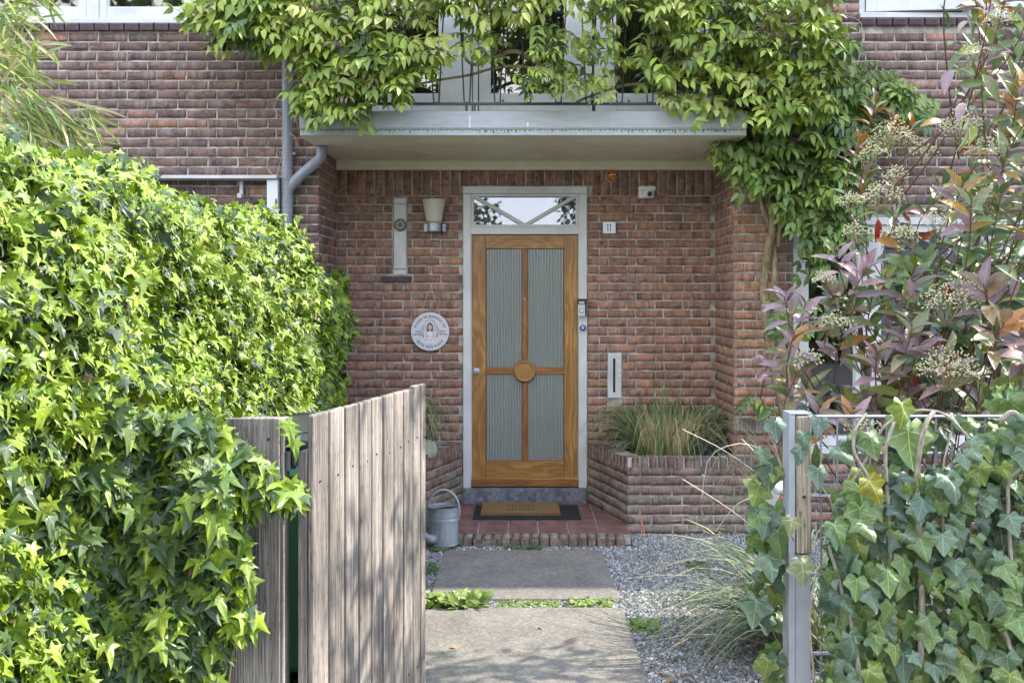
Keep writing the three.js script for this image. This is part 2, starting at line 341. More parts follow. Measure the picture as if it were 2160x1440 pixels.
  for (const b of all) if (b.cut) { const r = rngOf(Math.round(b.pos.x * 1000) + 9); b.h = 2.722 - DTOP - 0.01; b.pos.y = (2.722 + DTOP) / 2 + 0.002; b.geo = brickGeo(b.w, b.h, 0.03, r, PAL.damp[Math.floor(r() * 4)]); }
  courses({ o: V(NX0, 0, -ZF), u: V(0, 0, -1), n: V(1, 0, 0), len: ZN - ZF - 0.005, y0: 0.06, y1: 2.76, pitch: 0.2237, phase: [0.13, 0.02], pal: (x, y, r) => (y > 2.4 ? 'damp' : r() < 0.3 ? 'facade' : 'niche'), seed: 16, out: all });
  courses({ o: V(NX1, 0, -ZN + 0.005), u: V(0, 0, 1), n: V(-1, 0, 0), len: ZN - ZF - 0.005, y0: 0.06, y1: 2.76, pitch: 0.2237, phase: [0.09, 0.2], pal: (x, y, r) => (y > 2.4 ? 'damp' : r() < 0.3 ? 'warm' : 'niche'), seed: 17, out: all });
  // the 300 that show largest are bricks of their own
  const wist = [[380, 0], [1760, 0], [1830, 330], [1740, 560], [1640, 600], [1500, 330], [1390, 290], [640, 280], [600, 110]];
  const scored = all.map((b) => {
    const [x, y] = toPx(b.pos);
    let a = b.w * b.h * Math.abs(b.n.z || 0.35) / (b.pos.z * b.pos.z);
    if (x < 20 || x > 2140 || y < 10 || y > 1040 || (x < 735 && y > 623 - 0.326 * (1098 - x) - 10) || inPoly(x, y, wist) || (x > 1650 && y > 250) || x > 2000 || (x > 648 && x < 900 && y > 830)) a = 0;
    return { b, a };
  }).sort((p, q) => q.a - p.a);
  const top = new Set(scored.slice(0, 300).map((s) => s.b));
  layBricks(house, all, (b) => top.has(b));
}
// ---- balcony: slab with drip edge, beam, railing
const balcony = part(house, 'balcony');
{
  const stain = canvasTex(1024, 128, (c, w, h) => {
    c.fillStyle = '#b9bcbf'; c.fillRect(0, 0, w, h);
    const r = rngOf(7);
    for (let i = 0; i < 1500; i++) { c.fillStyle = `rgba(${90 + r() * 90},${95 + r() * 80},${80 + r() * 90},${r() * 0.09})`; c.fillRect(r() * w, r() * h, 2 + r() * 40, 1 + r() * 14); }
    c.fillStyle = 'rgba(60,72,34,0.75)'; c.fillRect(0, 96, w, 3);
    for (let x = 0; x < w; x += 5 + r() * 7) { const k = fbm(x / w, 0.3, 9, 3, 3, 5); c.fillStyle = `rgba(56,68,30,${0.25 + k * 0.55})`; c.fillRect(x, 97, 2 + r() * 3, 6 + r() * 20 * k); }
    c.fillStyle = 'rgba(245,245,245,0.85)'; c.fillRect(388, 24, 3, 66); c.fillRect(520, 60, 4, 20);
  });
  stain.wrapS = stain.wrapT = THREE.ClampToEdgeWrapping;
  const mFace = std({ map: stain, color: RGB(0.95, 0.97, 1), roughness: 0.8, bumpMap: fineBump, bumpScale: 0.001 });
  const x0 = -1.492, x1 = 1.53;
  const face = box(x0, x1, 2.848, 2.962, -6.735, -6.71, 0.003);
  const low = box(x0 + 0.006, x1 - 0.006, 2.80, 2.8465, -6.735, -6.716, 0.002);
  for (const g of [face, low]) { const p = g.attributes.position, uv = g.attributes.uv; for (let i = 0; i < p.count; i++) uv.setXY(i, (p.getX(i) - x0) / (x1 - x0), (p.getY(i) - 2.80) / 0.162); }
  add(balcony, 'slab', [box(x0, x1, 2.80, 2.96, -7.28, -6.737), box(NX0, NX1, 2.80, 2.96, -8.25, -7.2815)], mCream);
  add(balcony, 'fascia', [face, low], mFace);
  add(balcony, 'beam', [box(NX0 - 0.003, NX1 + 0.003, 2.722, 2.7985, -8.1, -ZN + 0.012, 0.003)], mCream);
}
const railing = part(house, 'balcony_railing');
{
  const z = -6.78, mr = mDarkMetal;
  for (const y of [3.024, 3.93]) add(railing, 'rail', box(-1.46, 1.5, y - 0.008, y + 0.008, z - 0.014, z + 0.014), mr);
  for (const [px, w] of [[984, 0.018], [1001, 0.014], [1254, 0.014], [745, 0.014], [1470, 0.014]]) { const x = (px - CX) * 6.78 / FOCAL; add(railing, 'post', box(x - w / 2, x + w / 2, 2.955, 3.016, z - 0.006, z + 0.006), mr); }
  for (const x of [-1.46, 1.5]) { add(railing, 'post', box(x - 0.012, x + 0.012, 2.95, 3.95, z - 0.012, z + 0.012), mr); for (const y of [3.024, 3.93]) add(railing, 'rail', box(x - 0.008, x + 0.008, y - 0.008, y + 0.008, -7.24, z - 0.015), mr); }
  // bars in narrow V pairs
  for (let k = -6; k <= 6; k++) {
    const xc = (1178 - CX) / 309.7 + k * 0.208;
    if (xc < -1.42 || xc > 1.46) continue;
    for (const s of [-1, 1]) add(railing, 'bar', rod(V(xc + s * 0.018, 3.03, z), V(xc + s * 0.062, 3.925, z), 0.0055, 6), mr);
    add(railing, 'bar', rod(V(xc - 0.018, 3.033, z), V(xc + 0.018, 3.033, z), 0.0055, 6), mr);
  }
}
// ---- glazing helpers
function leafFrame(p, x0, x1, y0, y1, z, st, bot, top, glass = mGlass, depth = 0.05) {
  add(p, 'frame', [box(x0, x0 + st, y0, y1, z - depth, z, 0.004), box(x1 - st, x1, y0, y1, z - depth, z, 0.004), box(x0 + st, x1 - st, y0, y0 + bot, z - depth, z - 0.002, 0.004), box(x0 + st, x1 - st, y1 - top, y1, z - depth, z - 0.002, 0.004)], mWhite);
  add(p, 'glazing_bead', [box(x0 + st, x0 + st + 0.012, y0 + bot, y1 - top, z - 0.03, z - 0.012), box(x1 - st - 0.012, x1 - st, y0 + bot, y1 - top, z - 0.03, z - 0.012), box(x0 + st + 0.012, x1 - st - 0.012, y0 + bot, y0 + bot + 0.012, z - 0.03, z - 0.012)], mWhite);
  return add(p, 'pane', box(x0 + st + 0.004, x1 - st - 0.004, y0 + bot + 0.004, y1 - top - 0.004, z - 0.03, z - 0.026), glass);
}
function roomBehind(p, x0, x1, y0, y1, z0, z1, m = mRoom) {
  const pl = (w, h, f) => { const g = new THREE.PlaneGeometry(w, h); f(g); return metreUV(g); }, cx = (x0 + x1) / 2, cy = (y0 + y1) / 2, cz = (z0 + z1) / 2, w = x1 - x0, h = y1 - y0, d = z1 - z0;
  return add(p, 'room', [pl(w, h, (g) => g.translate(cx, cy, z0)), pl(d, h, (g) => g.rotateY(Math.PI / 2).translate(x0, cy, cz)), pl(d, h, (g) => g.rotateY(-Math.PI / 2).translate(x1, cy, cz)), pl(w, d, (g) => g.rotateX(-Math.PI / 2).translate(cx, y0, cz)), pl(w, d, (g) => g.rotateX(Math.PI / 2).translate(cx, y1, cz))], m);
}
{
  // balcony doors: three glazed leaves side by side
  const bd = part(house, 'balcony_doors'), px = (x) => (x - CX) / 288, z = -7.29;
  add(bd, 'door_frame', [box(BD.x0 + 0.003, BD.x1 - 0.003, 2.962, 3.02, -7.37, -7.275, 0.003), box(BD.x0 + 0.003, px(748), 3.0215, 5.04, -7.37, -7.272, 0.003), box(px(998), px(1008), 3.0215, 5.04, -7.37, -7.272, 0.003), box(px(1500), BD.x1 - 0.003, 3.0215, 5.04, -7.37, -7.272, 0.003)], mWhite);
  for (const [a, b, c, d] of [[750, 996, 775, 925], [1010, 1249, 1035, 1190], [1254, 1498, 1300, 1465]]) {
    const st = px(c) - px(a), p = bd;
    add(p, 'door_leaf', [box(px(a), px(c), 3.0225, 5.03, z - 0.05, z, 0.004), box(px(d), px(b), 3.0225, 5.03, z - 0.05, z, 0.004), box(px(c), px(d), 3.0225, 3.19, z - 0.05, z - 0.002, 0.004), box(px(c), px(d), 4.9, 5.03, z - 0.05, z - 0.002, 0.004), box(px(c) + 0.01, px(d) - 0.01, 3.07, 3.083, z - 0.001, z + 0.012)], mWhite);
    add(p, 'pane', box(px(c) + 0.002, px(d) - 0.002, 3.192, 4.898, z - 0.03, z - 0.026), mGlass);
    add(p, 'glazing_bead', [box(px(c), px(d), 3.19, 3.202, z - 0.024, z - 0.01)], mWhite);
    add(p, 'handle', new THREE.SphereGeometry(0.008, 8, 6).translate(px(c) + 0.09, 3.145, z + 0.004), mBlack);
  }
  roomBehind(house, BD.x0, BD.x1, 2.97, 5.04, -10.5, -7.72);
  // upper window at the left with its row of sill tiles
  const wl = part(house, 'window');
  add(wl, 'window_frame', [box(WL.x0, WL.x1 - 0.002, WL.y0, WL.y0 + 0.036, -7.36, -7.235, 0.004), box(WL.x1 - 0.05, WL.x1 - 0.002, WL.y0 + 0.037, WL.y1, -7.36, -7.262, 0.004), box(-3.17, -3.08, WL.y0 + 0.037, WL.y1, -7.36, -7.262, 0.004), box(-4.7, -4.62, WL.y0 + 0.037, WL.y1, -7.36, -7.262, 0.004)], mWhite);
  leafFrame(wl, -3.078, WL.x1 - 0.052, WL.y0 + 0.042, WL.y1 - 0.05, -7.266, 0.055, 0.078, 0.08);
  leafFrame(wl, -4.618, -3.172, WL.y0 + 0.042, WL.y1 - 0.05, -7.266, 0.055, 0.078, 0.08);
  roomBehind(house, WL.x0, WL.x1, WL.y0 + 0.01, WL.y1, -10.5, -8.32);
  const mTile = phy({ map: noiseMap([0.24, 0.17, 0.2], [0.4, 0.3, 0.33], 8, 121, 3), roughness: 0.35, clearcoat: 0.4, clearcoatRoughness: 0.3 });
  const tile = box(-0.0505, 0.0505, -0.03, 0.0225, -0.02, 0.028, 0.007), r = rngOf(4);
  for (let k = 0; k < 24; k++) { const x = WL.x1 - 0.05 - k * 0.1085; if (x > -4.3) { const m = add(wl, 'tile', tile, mTile, V(x, WL.y0 - 0.024, -7.245)); m.rotation.set(0.16, (r() - 0.5) * 0.03, (r() - 0.5) * 0.03); } }
  // upper window at the right, its casement standing open
  const wr = part(house, 'window');
  add(wr, 'window_frame', [box(WR.x0 + 0.002, WR.x1, WR.y0, WR.y0 + 0.04, -7.36, -7.235, 0.004), box(WR.x0 + 0.002, WR.x0 + 0.045, WR.y0 + 0.041, WR.y1, -7.36, -7.262, 0.004), box(3.27, 3.36, WR.y0 + 0.041, WR.y1, -7.36, -7.262, 0.004)], mWhite);
  const sash = new THREE.Group(); sash.name = 'sash'; wr.add(sash); sash.position.set(WR.x0 + 0.05, 0, -7.25); sash.rotation.y = -0.11; sash.rotation.z = 0; origin.set(sash, V(0, 0, 0));
  add(sash, 'sash_frame', [box(0, 0.075, WR.y0 + 0.046, WR.y1 - 0.05, -0.05, 0, 0.004), box(0.7, 0.775, WR.y0 + 0.046, WR.y1 - 0.05, -0.05, 0, 0.004), box(0.075, 0.7, WR.y0 + 0.046, WR.y0 + 0.16, -0.05, -0.002, 0.004)], mWhite);
  leafFrame(wr, 3.362, 5.0, WR.y0 + 0.042, WR.y1 - 0.05, -7.266, 0.055, 0.1, 0.08);
  roomBehind(house, WR.x0, WR.x1, WR.y0 + 0.01, WR.y1, -10.5, -8.32);
  for (let k = 0; k < 24; k++) { const x = WR.x0 + 0.055 + k * 0.117; if (x < 4.4) { const m = add(wr, 'tile', tile, mTile, V(x, WR.y0 - 0.026, -7.245)); m.rotation.set(0.16, (r() - 0.5) * 0.03, (r() - 0.5) * 0.03); m.scale.x = 1.06; } }
  // big ground-floor window behind the shrub, slatted blind inside
  const wg = part(house, 'window');
  add(wg, 'window_frame', [box(WG.x0 + 0.002, WG.x1, WG.y1 - 0.055, WG.y1 - 0.001, -7.36, -7.25, 0.004), box(WG.x0 + 0.002, WG.x1, WG.y0 + 0.001, WG.y0 + 0.05, -7.36, -7.22, 0.004), box(WG.x0 + 0.002, WG.x0 + 0.055, WG.y0 + 0.051, WG.y1 - 0.056, -7.36, -7.26, 0.004), box(2.5, 2.575, WG.y0 + 0.051, WG.y1 - 0.056, -7.36, -7.26, 0.004)], mWhite);
  leafFrame(wg, WG.x0 + 0.057, 2.498, WG.y0 + 0.053, WG.y1 - 0.058, -7.27, 0.05, 0.06, 0.05);
  leafFrame(wg, 2.577, WG.x1, WG.y0 + 0.053, WG.y1 - 0.058, -7.27, 0.05, 0.06, 0.05);
  roomBehind(house, WG.x0, WG.x1, WG.y0 + 0.02, WG.y1 - 0.01, -10.5, -8.32);
  const mBlind = std({ color: RGB(0.2, 0.23, 0.3), roughness: 0.6 });
  const slat = box(2.62, 4.4, -0.055, 0.055, -0.002, 0.002);
  for (let k = 0; k < 7; k++) { const m = add(wg, 'slat', slat, mBlind, V(0, WG.y1 - 0.16 - k * 0.115, -7.5)); m.rotation.x = 0.35; }
}
// ---- front door, its frame, fanlight and step
const DP = (x) => (x - CX) / 264.15, DQ = (y) => EYE - (y - CY) / 264.15;
{
  const fr = part(house, 'door_frame'), z = -ZN + 0.012, zi = -8.1;
  const xi0 = DP(993), xi1 = DP(1221), yt = DQ(479), yb = DQ(494);
  add(fr, 'jamb', [box(DX0, xi0, 0.1, DTOP - 0.06, zi, z, 0.004), box(xi0, xi0 + 0.009, 0.19, yb, zi, z - 0.028, 0.002)], mWhite);
  add(fr, 'jamb', [box(xi1, DX1, 0.1, DTOP - 0.06, zi, z, 0.004), box(xi1 - 0.006, xi1, 0.19, yb, zi, z - 0.028, 0.002)], mWhite);
  add(fr, 'head', box(DX0, DX1, DTOP - 0.058, DTOP, zi, z + 0.001, 0.004), mWhite);
  add(fr, 'transom', box(xi0 - 0.003, xi1 + 0.003, yb, yt, zi, z - 0.004, 0.004), mWhite);
  const fl = part(house, 'fanlight'), fy0 = yt + 0.001, fy1 = DTOP - 0.059, zg = z - 0.06, xm = DP(1107);
  add(fl, 'frame', [box(xi0, xi1, fy1 - 0.022, fy1, zg - 0.04, z - 0.016, 0.002), box(xi0, xi1, fy0, fy0 + 0.02, zg - 0.04, z - 0.016, 0.002), box(xi0, xi0 + 0.022, fy0 + 0.021, fy1 - 0.023, zg - 0.04, z - 0.017, 0.002), box(xi1 - 0.022, xi1, fy0 + 0.021, fy1 - 0.023, zg - 0.04, z - 0.017, 0.002)], mWhite);
  for (const s of [-1, 1]) {
    const a = V(xm, fy0 + 0.014, zg + 0.018), b = V(s < 0 ? xi0 + 0.015 : xi1 - 0.015, fy1 - 0.012, zg + 0.018), L = a.distanceTo(b), g = box(0, L, -0.0155, 0.0155, -0.02, 0.016, 0.006);
    g.rotateZ(Math.atan2(b.y - a.y, b.x - a.x)); g.translate(a.x, a.y, a.z); add(fl, 'glazing_bar', g, mWhite);
  }
  add(fl, 'pane', box(xi0 + 0.01, xi1 - 0.01, fy0 + 0.01, fy1 - 0.01, zg - 0.006, zg), phy({ color: 0xffffff, transmission: 1, thickness: 0, roughness: 0.015, ior: 2.2 }));
  add(house, 'doorstep', box(DP(978), DP(1237), 0.062, DQ(1028), zi, z + 0.03, 0.006), mStone);
  // door leaf
  const dr = part(house, 'front_door'), zd = z - 0.03, x0 = xi0 + 0.011, x1 = xi1 - 0.008, yB = DQ(1028) + 0.006, yT = yb - 0.003, zb = zd - 0.045;
  const sx0 = DP(1024), sx1 = DP(1191), rT = DQ(524), rB = DQ(974), cx = DP(1107), mid = DQ(783);
  add(dr, 'stile', swap(box(x0, sx0, yB, yT, zb, zd, 0.003), 0), mTeak);
  add(dr, 'stile', swap(box(sx1, x1, yB, yT, zb, zd, 0.003), 0.27), mTeak);
  add(dr, 'rail', swapUV(box(sx0 + 0.001, sx1 - 0.001, rT, yT, zb, zd - 0.001, 0.003)), mTeak);
  add(dr, 'rail', swapUV(box(sx0 + 0.001, sx1 - 0.001, yB, rB, zb, zd - 0.001, 0.003)), mTeak);
  add(dr, 'rail', swapUV(box(sx0 + 0.001, sx1 - 0.001, DQ(789.5), DQ(777), zb + 0.004, zd - 0.003, 0.003)), mTeakDark);
  add(dr, 'mullion', [box(DP(1102.5), DP(1111.5), DQ(777) + 0.001, rT - 0.001, zb + 0.004, zd - 0.002, 0.003), box(DP(1102.5), DP(1111.5), rB + 0.001, DQ(789.5) - 0.001, zb + 0.004, zd - 0.002, 0.003)], mTeakDark);
  // round boss where the bars cross
  add(dr, 'rosette', lathe([[0, 0.030], [0.055, 0.030], [0.064, 0.024], [0.066, 0.03], [0.076, 0.034], [0.084, 0.03], [0.088, 0.018], [0.088, -0.02], [0, -0.02]], 48, V(0, 0, 0)).rotateX(Math.PI / 2).translate(cx, mid, zd - 0.008), mTeak);
  add(dr, 'drip_strip', swapUV(box(x0 - 0.003, x1 + 0.003, yB + 0.002, DQ(1012), zd + 0.001, zd + 0.03, 0.006)), mTeakDark);
  add(dr, 'weatherboard', swapUV(box(x0, x1, DQ(1012) + 0.001, DQ(1006), zd + 0.001, zd + 0.022, 0.003)), mTeak);
  const lk = V(DP(1005), mid, zd);
  add(dr, 'lock', lathe([[0, 0.016], [0.014, 0.016], [0.017, 0.012], [0.026, 0.011], [0.028, 0.006], [0.028, 0], [0, 0]], 28, V(0, 0, 0)).rotateX(Math.PI / 2).translate(lk.x, lk.y, lk.z), mSteel);
  add(dr, 'keyhole', box(lk.x - 0.002, lk.x + 0.002, lk.y - 0.006, lk.y + 0.006, lk.z + 0.0162, lk.z + 0.0172), mBlack);
  add(dr, 'peephole', lathe([[0, 0.006], [0.006, 0.006], [0.009, 0.002], [0.009, 0]], 14, V(0, 0, 0)).rotateX(Math.PI / 2).translate(DP(1107), DQ(631), zd), mSteel);
  // reeded panes: thirteen vertical flutes each
  const mReed = phy({ color: RGB(0.46, 0.5, 0.47), transmission: 0.45, thickness: 0, roughness: 0.2, ior: 1.9 });
  const reed = (a, b, c, d) => {
    const n = 13, seg = 8, P = [], I = [], w = b - a;
    for (let i = 0; i <= n * seg; i++) { const t = (i % seg) / seg, h = 0.0105 * Math.sin(Math.PI * t); for (const y of [c, d]) P.push(a + w * i / (n * seg), y, zd - 0.022 + h); }
    for (let i = 0; i < n * seg; i++) I.push(2 * i, 2 * i + 2, 2 * i + 3, 2 * i, 2 * i + 3, 2 * i + 1);
    const g = new THREE.BufferGeometry(); g.setAttribute('position', new THREE.Float32BufferAttribute(P, 3)); g.setIndex(I); g.computeVertexNormals(); return metreUV(g);
  };
  for (const [a, b] of [[sx0, DP(1102.5)], [DP(1111.5), sx1]]) for (const [c, d] of [[DQ(777), rT], [rB, DQ(789.5)]]) {
    add(dr, 'pane', reed(a + 0.004, b - 0.004, c + 0.004, d - 0.004), mReed);
    add(dr, 'glazing_bead', [box(a, b, c + 0.0005, c + 0.008, zd - 0.02, zd - 0.006), box(a, a + 0.005, c + 0.0085, d - 0.0005, zd - 0.02, zd - 0.007), box(b - 0.005, b, c + 0.0085, d - 0.0005, zd - 0.02, zd - 0.007)], mTeakDark);
  }
  // the hall behind: pale walls, a dark dado and a light floor
  roomBehind(house, -1.3, 1.3, 0.1, 2.75, -11.2, -8.32, std({ color: RGB(0.5, 0.52, 0.5), roughness: 0.9, side: THREE.DoubleSide }));
}
function swap(g, o) { const a = g.attributes.uv; for (let i = 0; i < a.count; i++) a.setX(i, a.getX(i) + o); return g; }
// ---- bricked-in vent slot at the left of the door
{
  const v = part(house, 'vent_panel'), x0 = -1.016, x1 = -0.914, mv = mWhite;
  add(v, 'panel', [box(x0, x1, 1.893, 2.498, -8.0, -7.966, 0.002), box(x0, x1, 2.452, 2.498, -7.9655, -7.948, 0.006), box(x0, x1 + 0.002, 1.886, 1.925, -7.9655, -7.945, 0.004), box(x0, x1 + 0.002, 1.934, 1.945, -7.9655, -7.947, 0.004)], mv);
  const c = V(DP(844), DQ(474), -7.953), mv2 = std({ color: RGB(0.16, 0.15, 0.13), roughness: 0.6 });
  const ros = add(v, 'air_valve', lathe([[0.001, 0.012], [0.012, 0.012], [0.013, 0.009], [0.036, 0.006], [0.038, 0.012], [0.046, 0.014], [0.05, 0.008], [0.05, -0.012]], 32, V(0, 0, 0)).rotateX(Math.PI / 2).translate(c.x, c.y, c.z), mv2);
  for (let k = 0; k < 9; k++) { const a = k / 9 * 6.283, g = new THREE.CylinderGeometry(0.0055, 0.0065, 0.004, 8).rotateX(Math.PI / 2).translate(c.x + 0.026 * Math.cos(a), c.y + 0.026 * Math.sin(a), c.z + 0.0105); add(ros, 'hole_ring', g, std({ color: RGB(0.6, 0.58, 0.52), roughness: 0.7 })); }
  const mt = std({ map: noiseMap([0.22, 0.14, 0.15], [0.36, 0.25, 0.26], 8, 123, 3), roughness: 0.5 });
  for (const [a, b] of [[-1.106, -0.992], [-0.984, -0.87]]) add(v, 'tile', box(a, b, 1.828, 1.874, -7.99, -7.925, 0.006), mt);
}
// ---- white ledge on the left wall
{
  const l = part(house, 'ledge'), q = (y) => EYE - (y - CY) / 295, p = (x) => (x - CX) / 293;
  add(l, 'shelf', box(-2.75, p(588), q(377), q(369.5), -7.249, -7.10, 0.004), mWhite);
  const peel = canvasTex(256, 512, (c, w, h) => { c.fillStyle = '#dfe2e6'; c.fillRect(0, 0, w, h); const r = rngOf(8); c.fillStyle = '#7c5a36'; for (let i = 0; i < 60; i++) { const y = 120 + r() * 190, x = 120 + Math.sin(y * 0.05) * 28 + r() * 26; c.beginPath(); c.ellipse(x, y, 6 + r() * 14, 5 + r() * 10, r() * 3, 0, 7); c.fill(); } c.fillStyle = '#9a7a4e'; for (let i = 0; i < 25; i++) c.fillRect(130 + r() * 50, 140 + r() * 150, 3 + r() * 9, 4 + r() * 12); });
  const g = box(p(565), p(588), 1.2, q(378), -7.248, -7.13, 0.003), uv = g.attributes.uv, pp = g.attributes.position;
  for (let i = 0; i < uv.count; i++) uv.setXY(i, (pp.getX(i) - p(565)) / (p(588) - p(565)) * 0.6 + (pp.getZ(i) + 7.13) * -3, clamp((pp.getY(i) - 2.2) / 0.4));
  add(l, 'side_board', g, std({ map: peel, roughness: 0.55 }));
  add(l, 'bracket', [box(p(500), p(507), q(412), q(378), -7.249, -7.22, 0.002), box(p(497.5), p(506.5), q(415), q(405), -7.219, -7.19, 0.003)], mWhite);
}

// ---------------------------------------------------------------- porch floor, slabs, planters
{
  const mTile = phy({ map: noiseMap([0.5, 0.33, 0.3], [0.64, 0.45, 0.42], 7, 131, 2.2, 5, 0.25), color: RGB(0.66, 0.76, 0.78), roughness: 0.6, bumpMap: fineBump, bumpScale: 0.001 });
  const porch = thing('porch_floor', null, null, V(0.03, 0, -7.3), null, 'structure');
  add(porch, 'bed', box(-0.8, 0.765, -0.02, 0.058, -7.96, -6.905), mMortar);
  const T = 0.213, r = rngOf(31), vars = Array.from({ length: 4 }, (_, k) => metreUV(new RoundedBoxGeometry(T - 0.009, 0.02, T - 0.009, 1, 0.004), k * 0.37, k * 0.21));
  for (let j = 0; j < 5; j++) for (let i = -4; i <= 4; i++) {
    const x = (1007 - CX) / 303 + (i + 1.5) * T, z = -6.92 - (j + 0.5) * T;
    if (x < -0.82 || x > 0.7 || Math.abs(x - 0.035) > 0.84 - j * 0.04) continue;
    const m = add(porch, 'tile', vars[Math.floor(r() * 4)], mTile, V(x, 0.0555 + (r() - 0.5) * 0.002, z)); m.rotation.set((r() - 0.5) * 0.006, 0, (r() - 0.5) * 0.006);
  }
  // worn edging bricks along the front, mossy
  const rr = rngOf(32);
  for (let i = 0; i < 24; i++) {
    const x = -0.82 + i * 0.0655, c = PAL.mossy[Math.floor(rr() * 4)], g = brickGeo(0.057, 0.105, 0.11, rr, [c[0] * 1.15, c[1] * 1.15, c[2] * 1.1], 1.6);
    g.rotateX(-Math.PI / 2); const m = add(porch, 'brick', g, mBrick, V(x, 0.062 + (rr() - 0.5) * 0.005, -6.862 + (rr() - 0.5) * 0.008)); m.rotation.set(0.12 + (rr() - 0.5) * 0.06, (rr() - 0.5) * 0.04, (rr() - 0.5) * 0.04);
  }
}
function slabGeo(x0, x1, z0, z1, y0, y1, seed, c) {   // a worn concrete slab with rounded corners
  const s = new THREE.Shape(), R = [0.025, 0.03, 0.05, 0.07];
  s.moveTo(x0 + R[0], -z1); s.lineTo(x1 - R[1], -z1); s.quadraticCurveTo(x1, -z1, x1, -z1 + R[1]); s.lineTo(x1 - c, -z0 - R[3]); s.quadraticCurveTo(x1 - c, -z0, x1 - c - R[3], -z0); s.lineTo(x0 + R[2], -z0); s.quadraticCurveTo(x0, -z0, x0, -z0 - R[2]); s.lineTo(x0, -z1 + R[0]); s.quadraticCurveTo(x0, -z1, x0 + R[0], -z1);
  const g = new THREE.ExtrudeGeometry(s, { depth: y1 - y0, bevelEnabled: true, bevelSize: 0.006, bevelThickness: 0.006, bevelSegments: 2, curveSegments: 6 });
  g.rotateX(-Math.PI / 2).translate(0, y0 - 0.006, 0); return metreUV(g, seed * 0.7, seed * 0.3);
}
{
  const slabMap = tex(1024, 1024, (u, v) => {
    const n = fbm(u, v, 6, 6, 6, 141), f = vnoise(u * 420, v * 420, 420, 420, 9), g = fbm(u, v, 70, 70, 3, 12), st = sstep(0.6, 0.78, fbm(u, v, 8, 8, 4, 145)), k = 0.6 + (n - 0.5) * 0.15 + (f - 0.5) * 0.2 + (g - 0.5) * 0.2 - st * 0.04;
    return [k * 1.0, k * 0.965, k * 0.91];
  }, true, 1 / 1.06);
  const mSlab = std({ map: slabMap, color: RGB(0.63, 0.62, 0.61), roughness: 0.95, bumpMap: tex(512, 512, (u, v) => fbm(u, v, 120, 120, 3, 146), false, 1), bumpScale: 0.0025 });
  const a = solo('paving_slab', 'square concrete paving slab before the porch, mostly in house shade', 'paving slab', slabGeo(-0.505, 0.55, -6.645, -5.59, -0.03, 0.02, 1, 0.012), mSlab, 'concrete path slabs');
  const b = solo('paving_slab', 'sunlit concrete paving slab nearest the gate with leafy shadows on it', 'paving slab', slabGeo(-0.51, 0.556, -5.42, -4.36, -0.03, 0.022, 2, 0.004), mSlab, 'concrete path slabs');
  const c = solo('paving_slab', 'concrete paving slab just inside the gate opening', 'paving slab', slabGeo(-0.51, 0.55, -4.2, -3.14, -0.03, 0.02, 3, 0.004), mSlab, 'concrete path slabs');
}
const mSoil = std({ map: noiseMap([0.14, 0.11, 0.09], [0.32, 0.26, 0.21], 30, 151, 3, 5, 0.6), roughness: 1, bumpMap: fineBump, bumpScale: 0.02 });
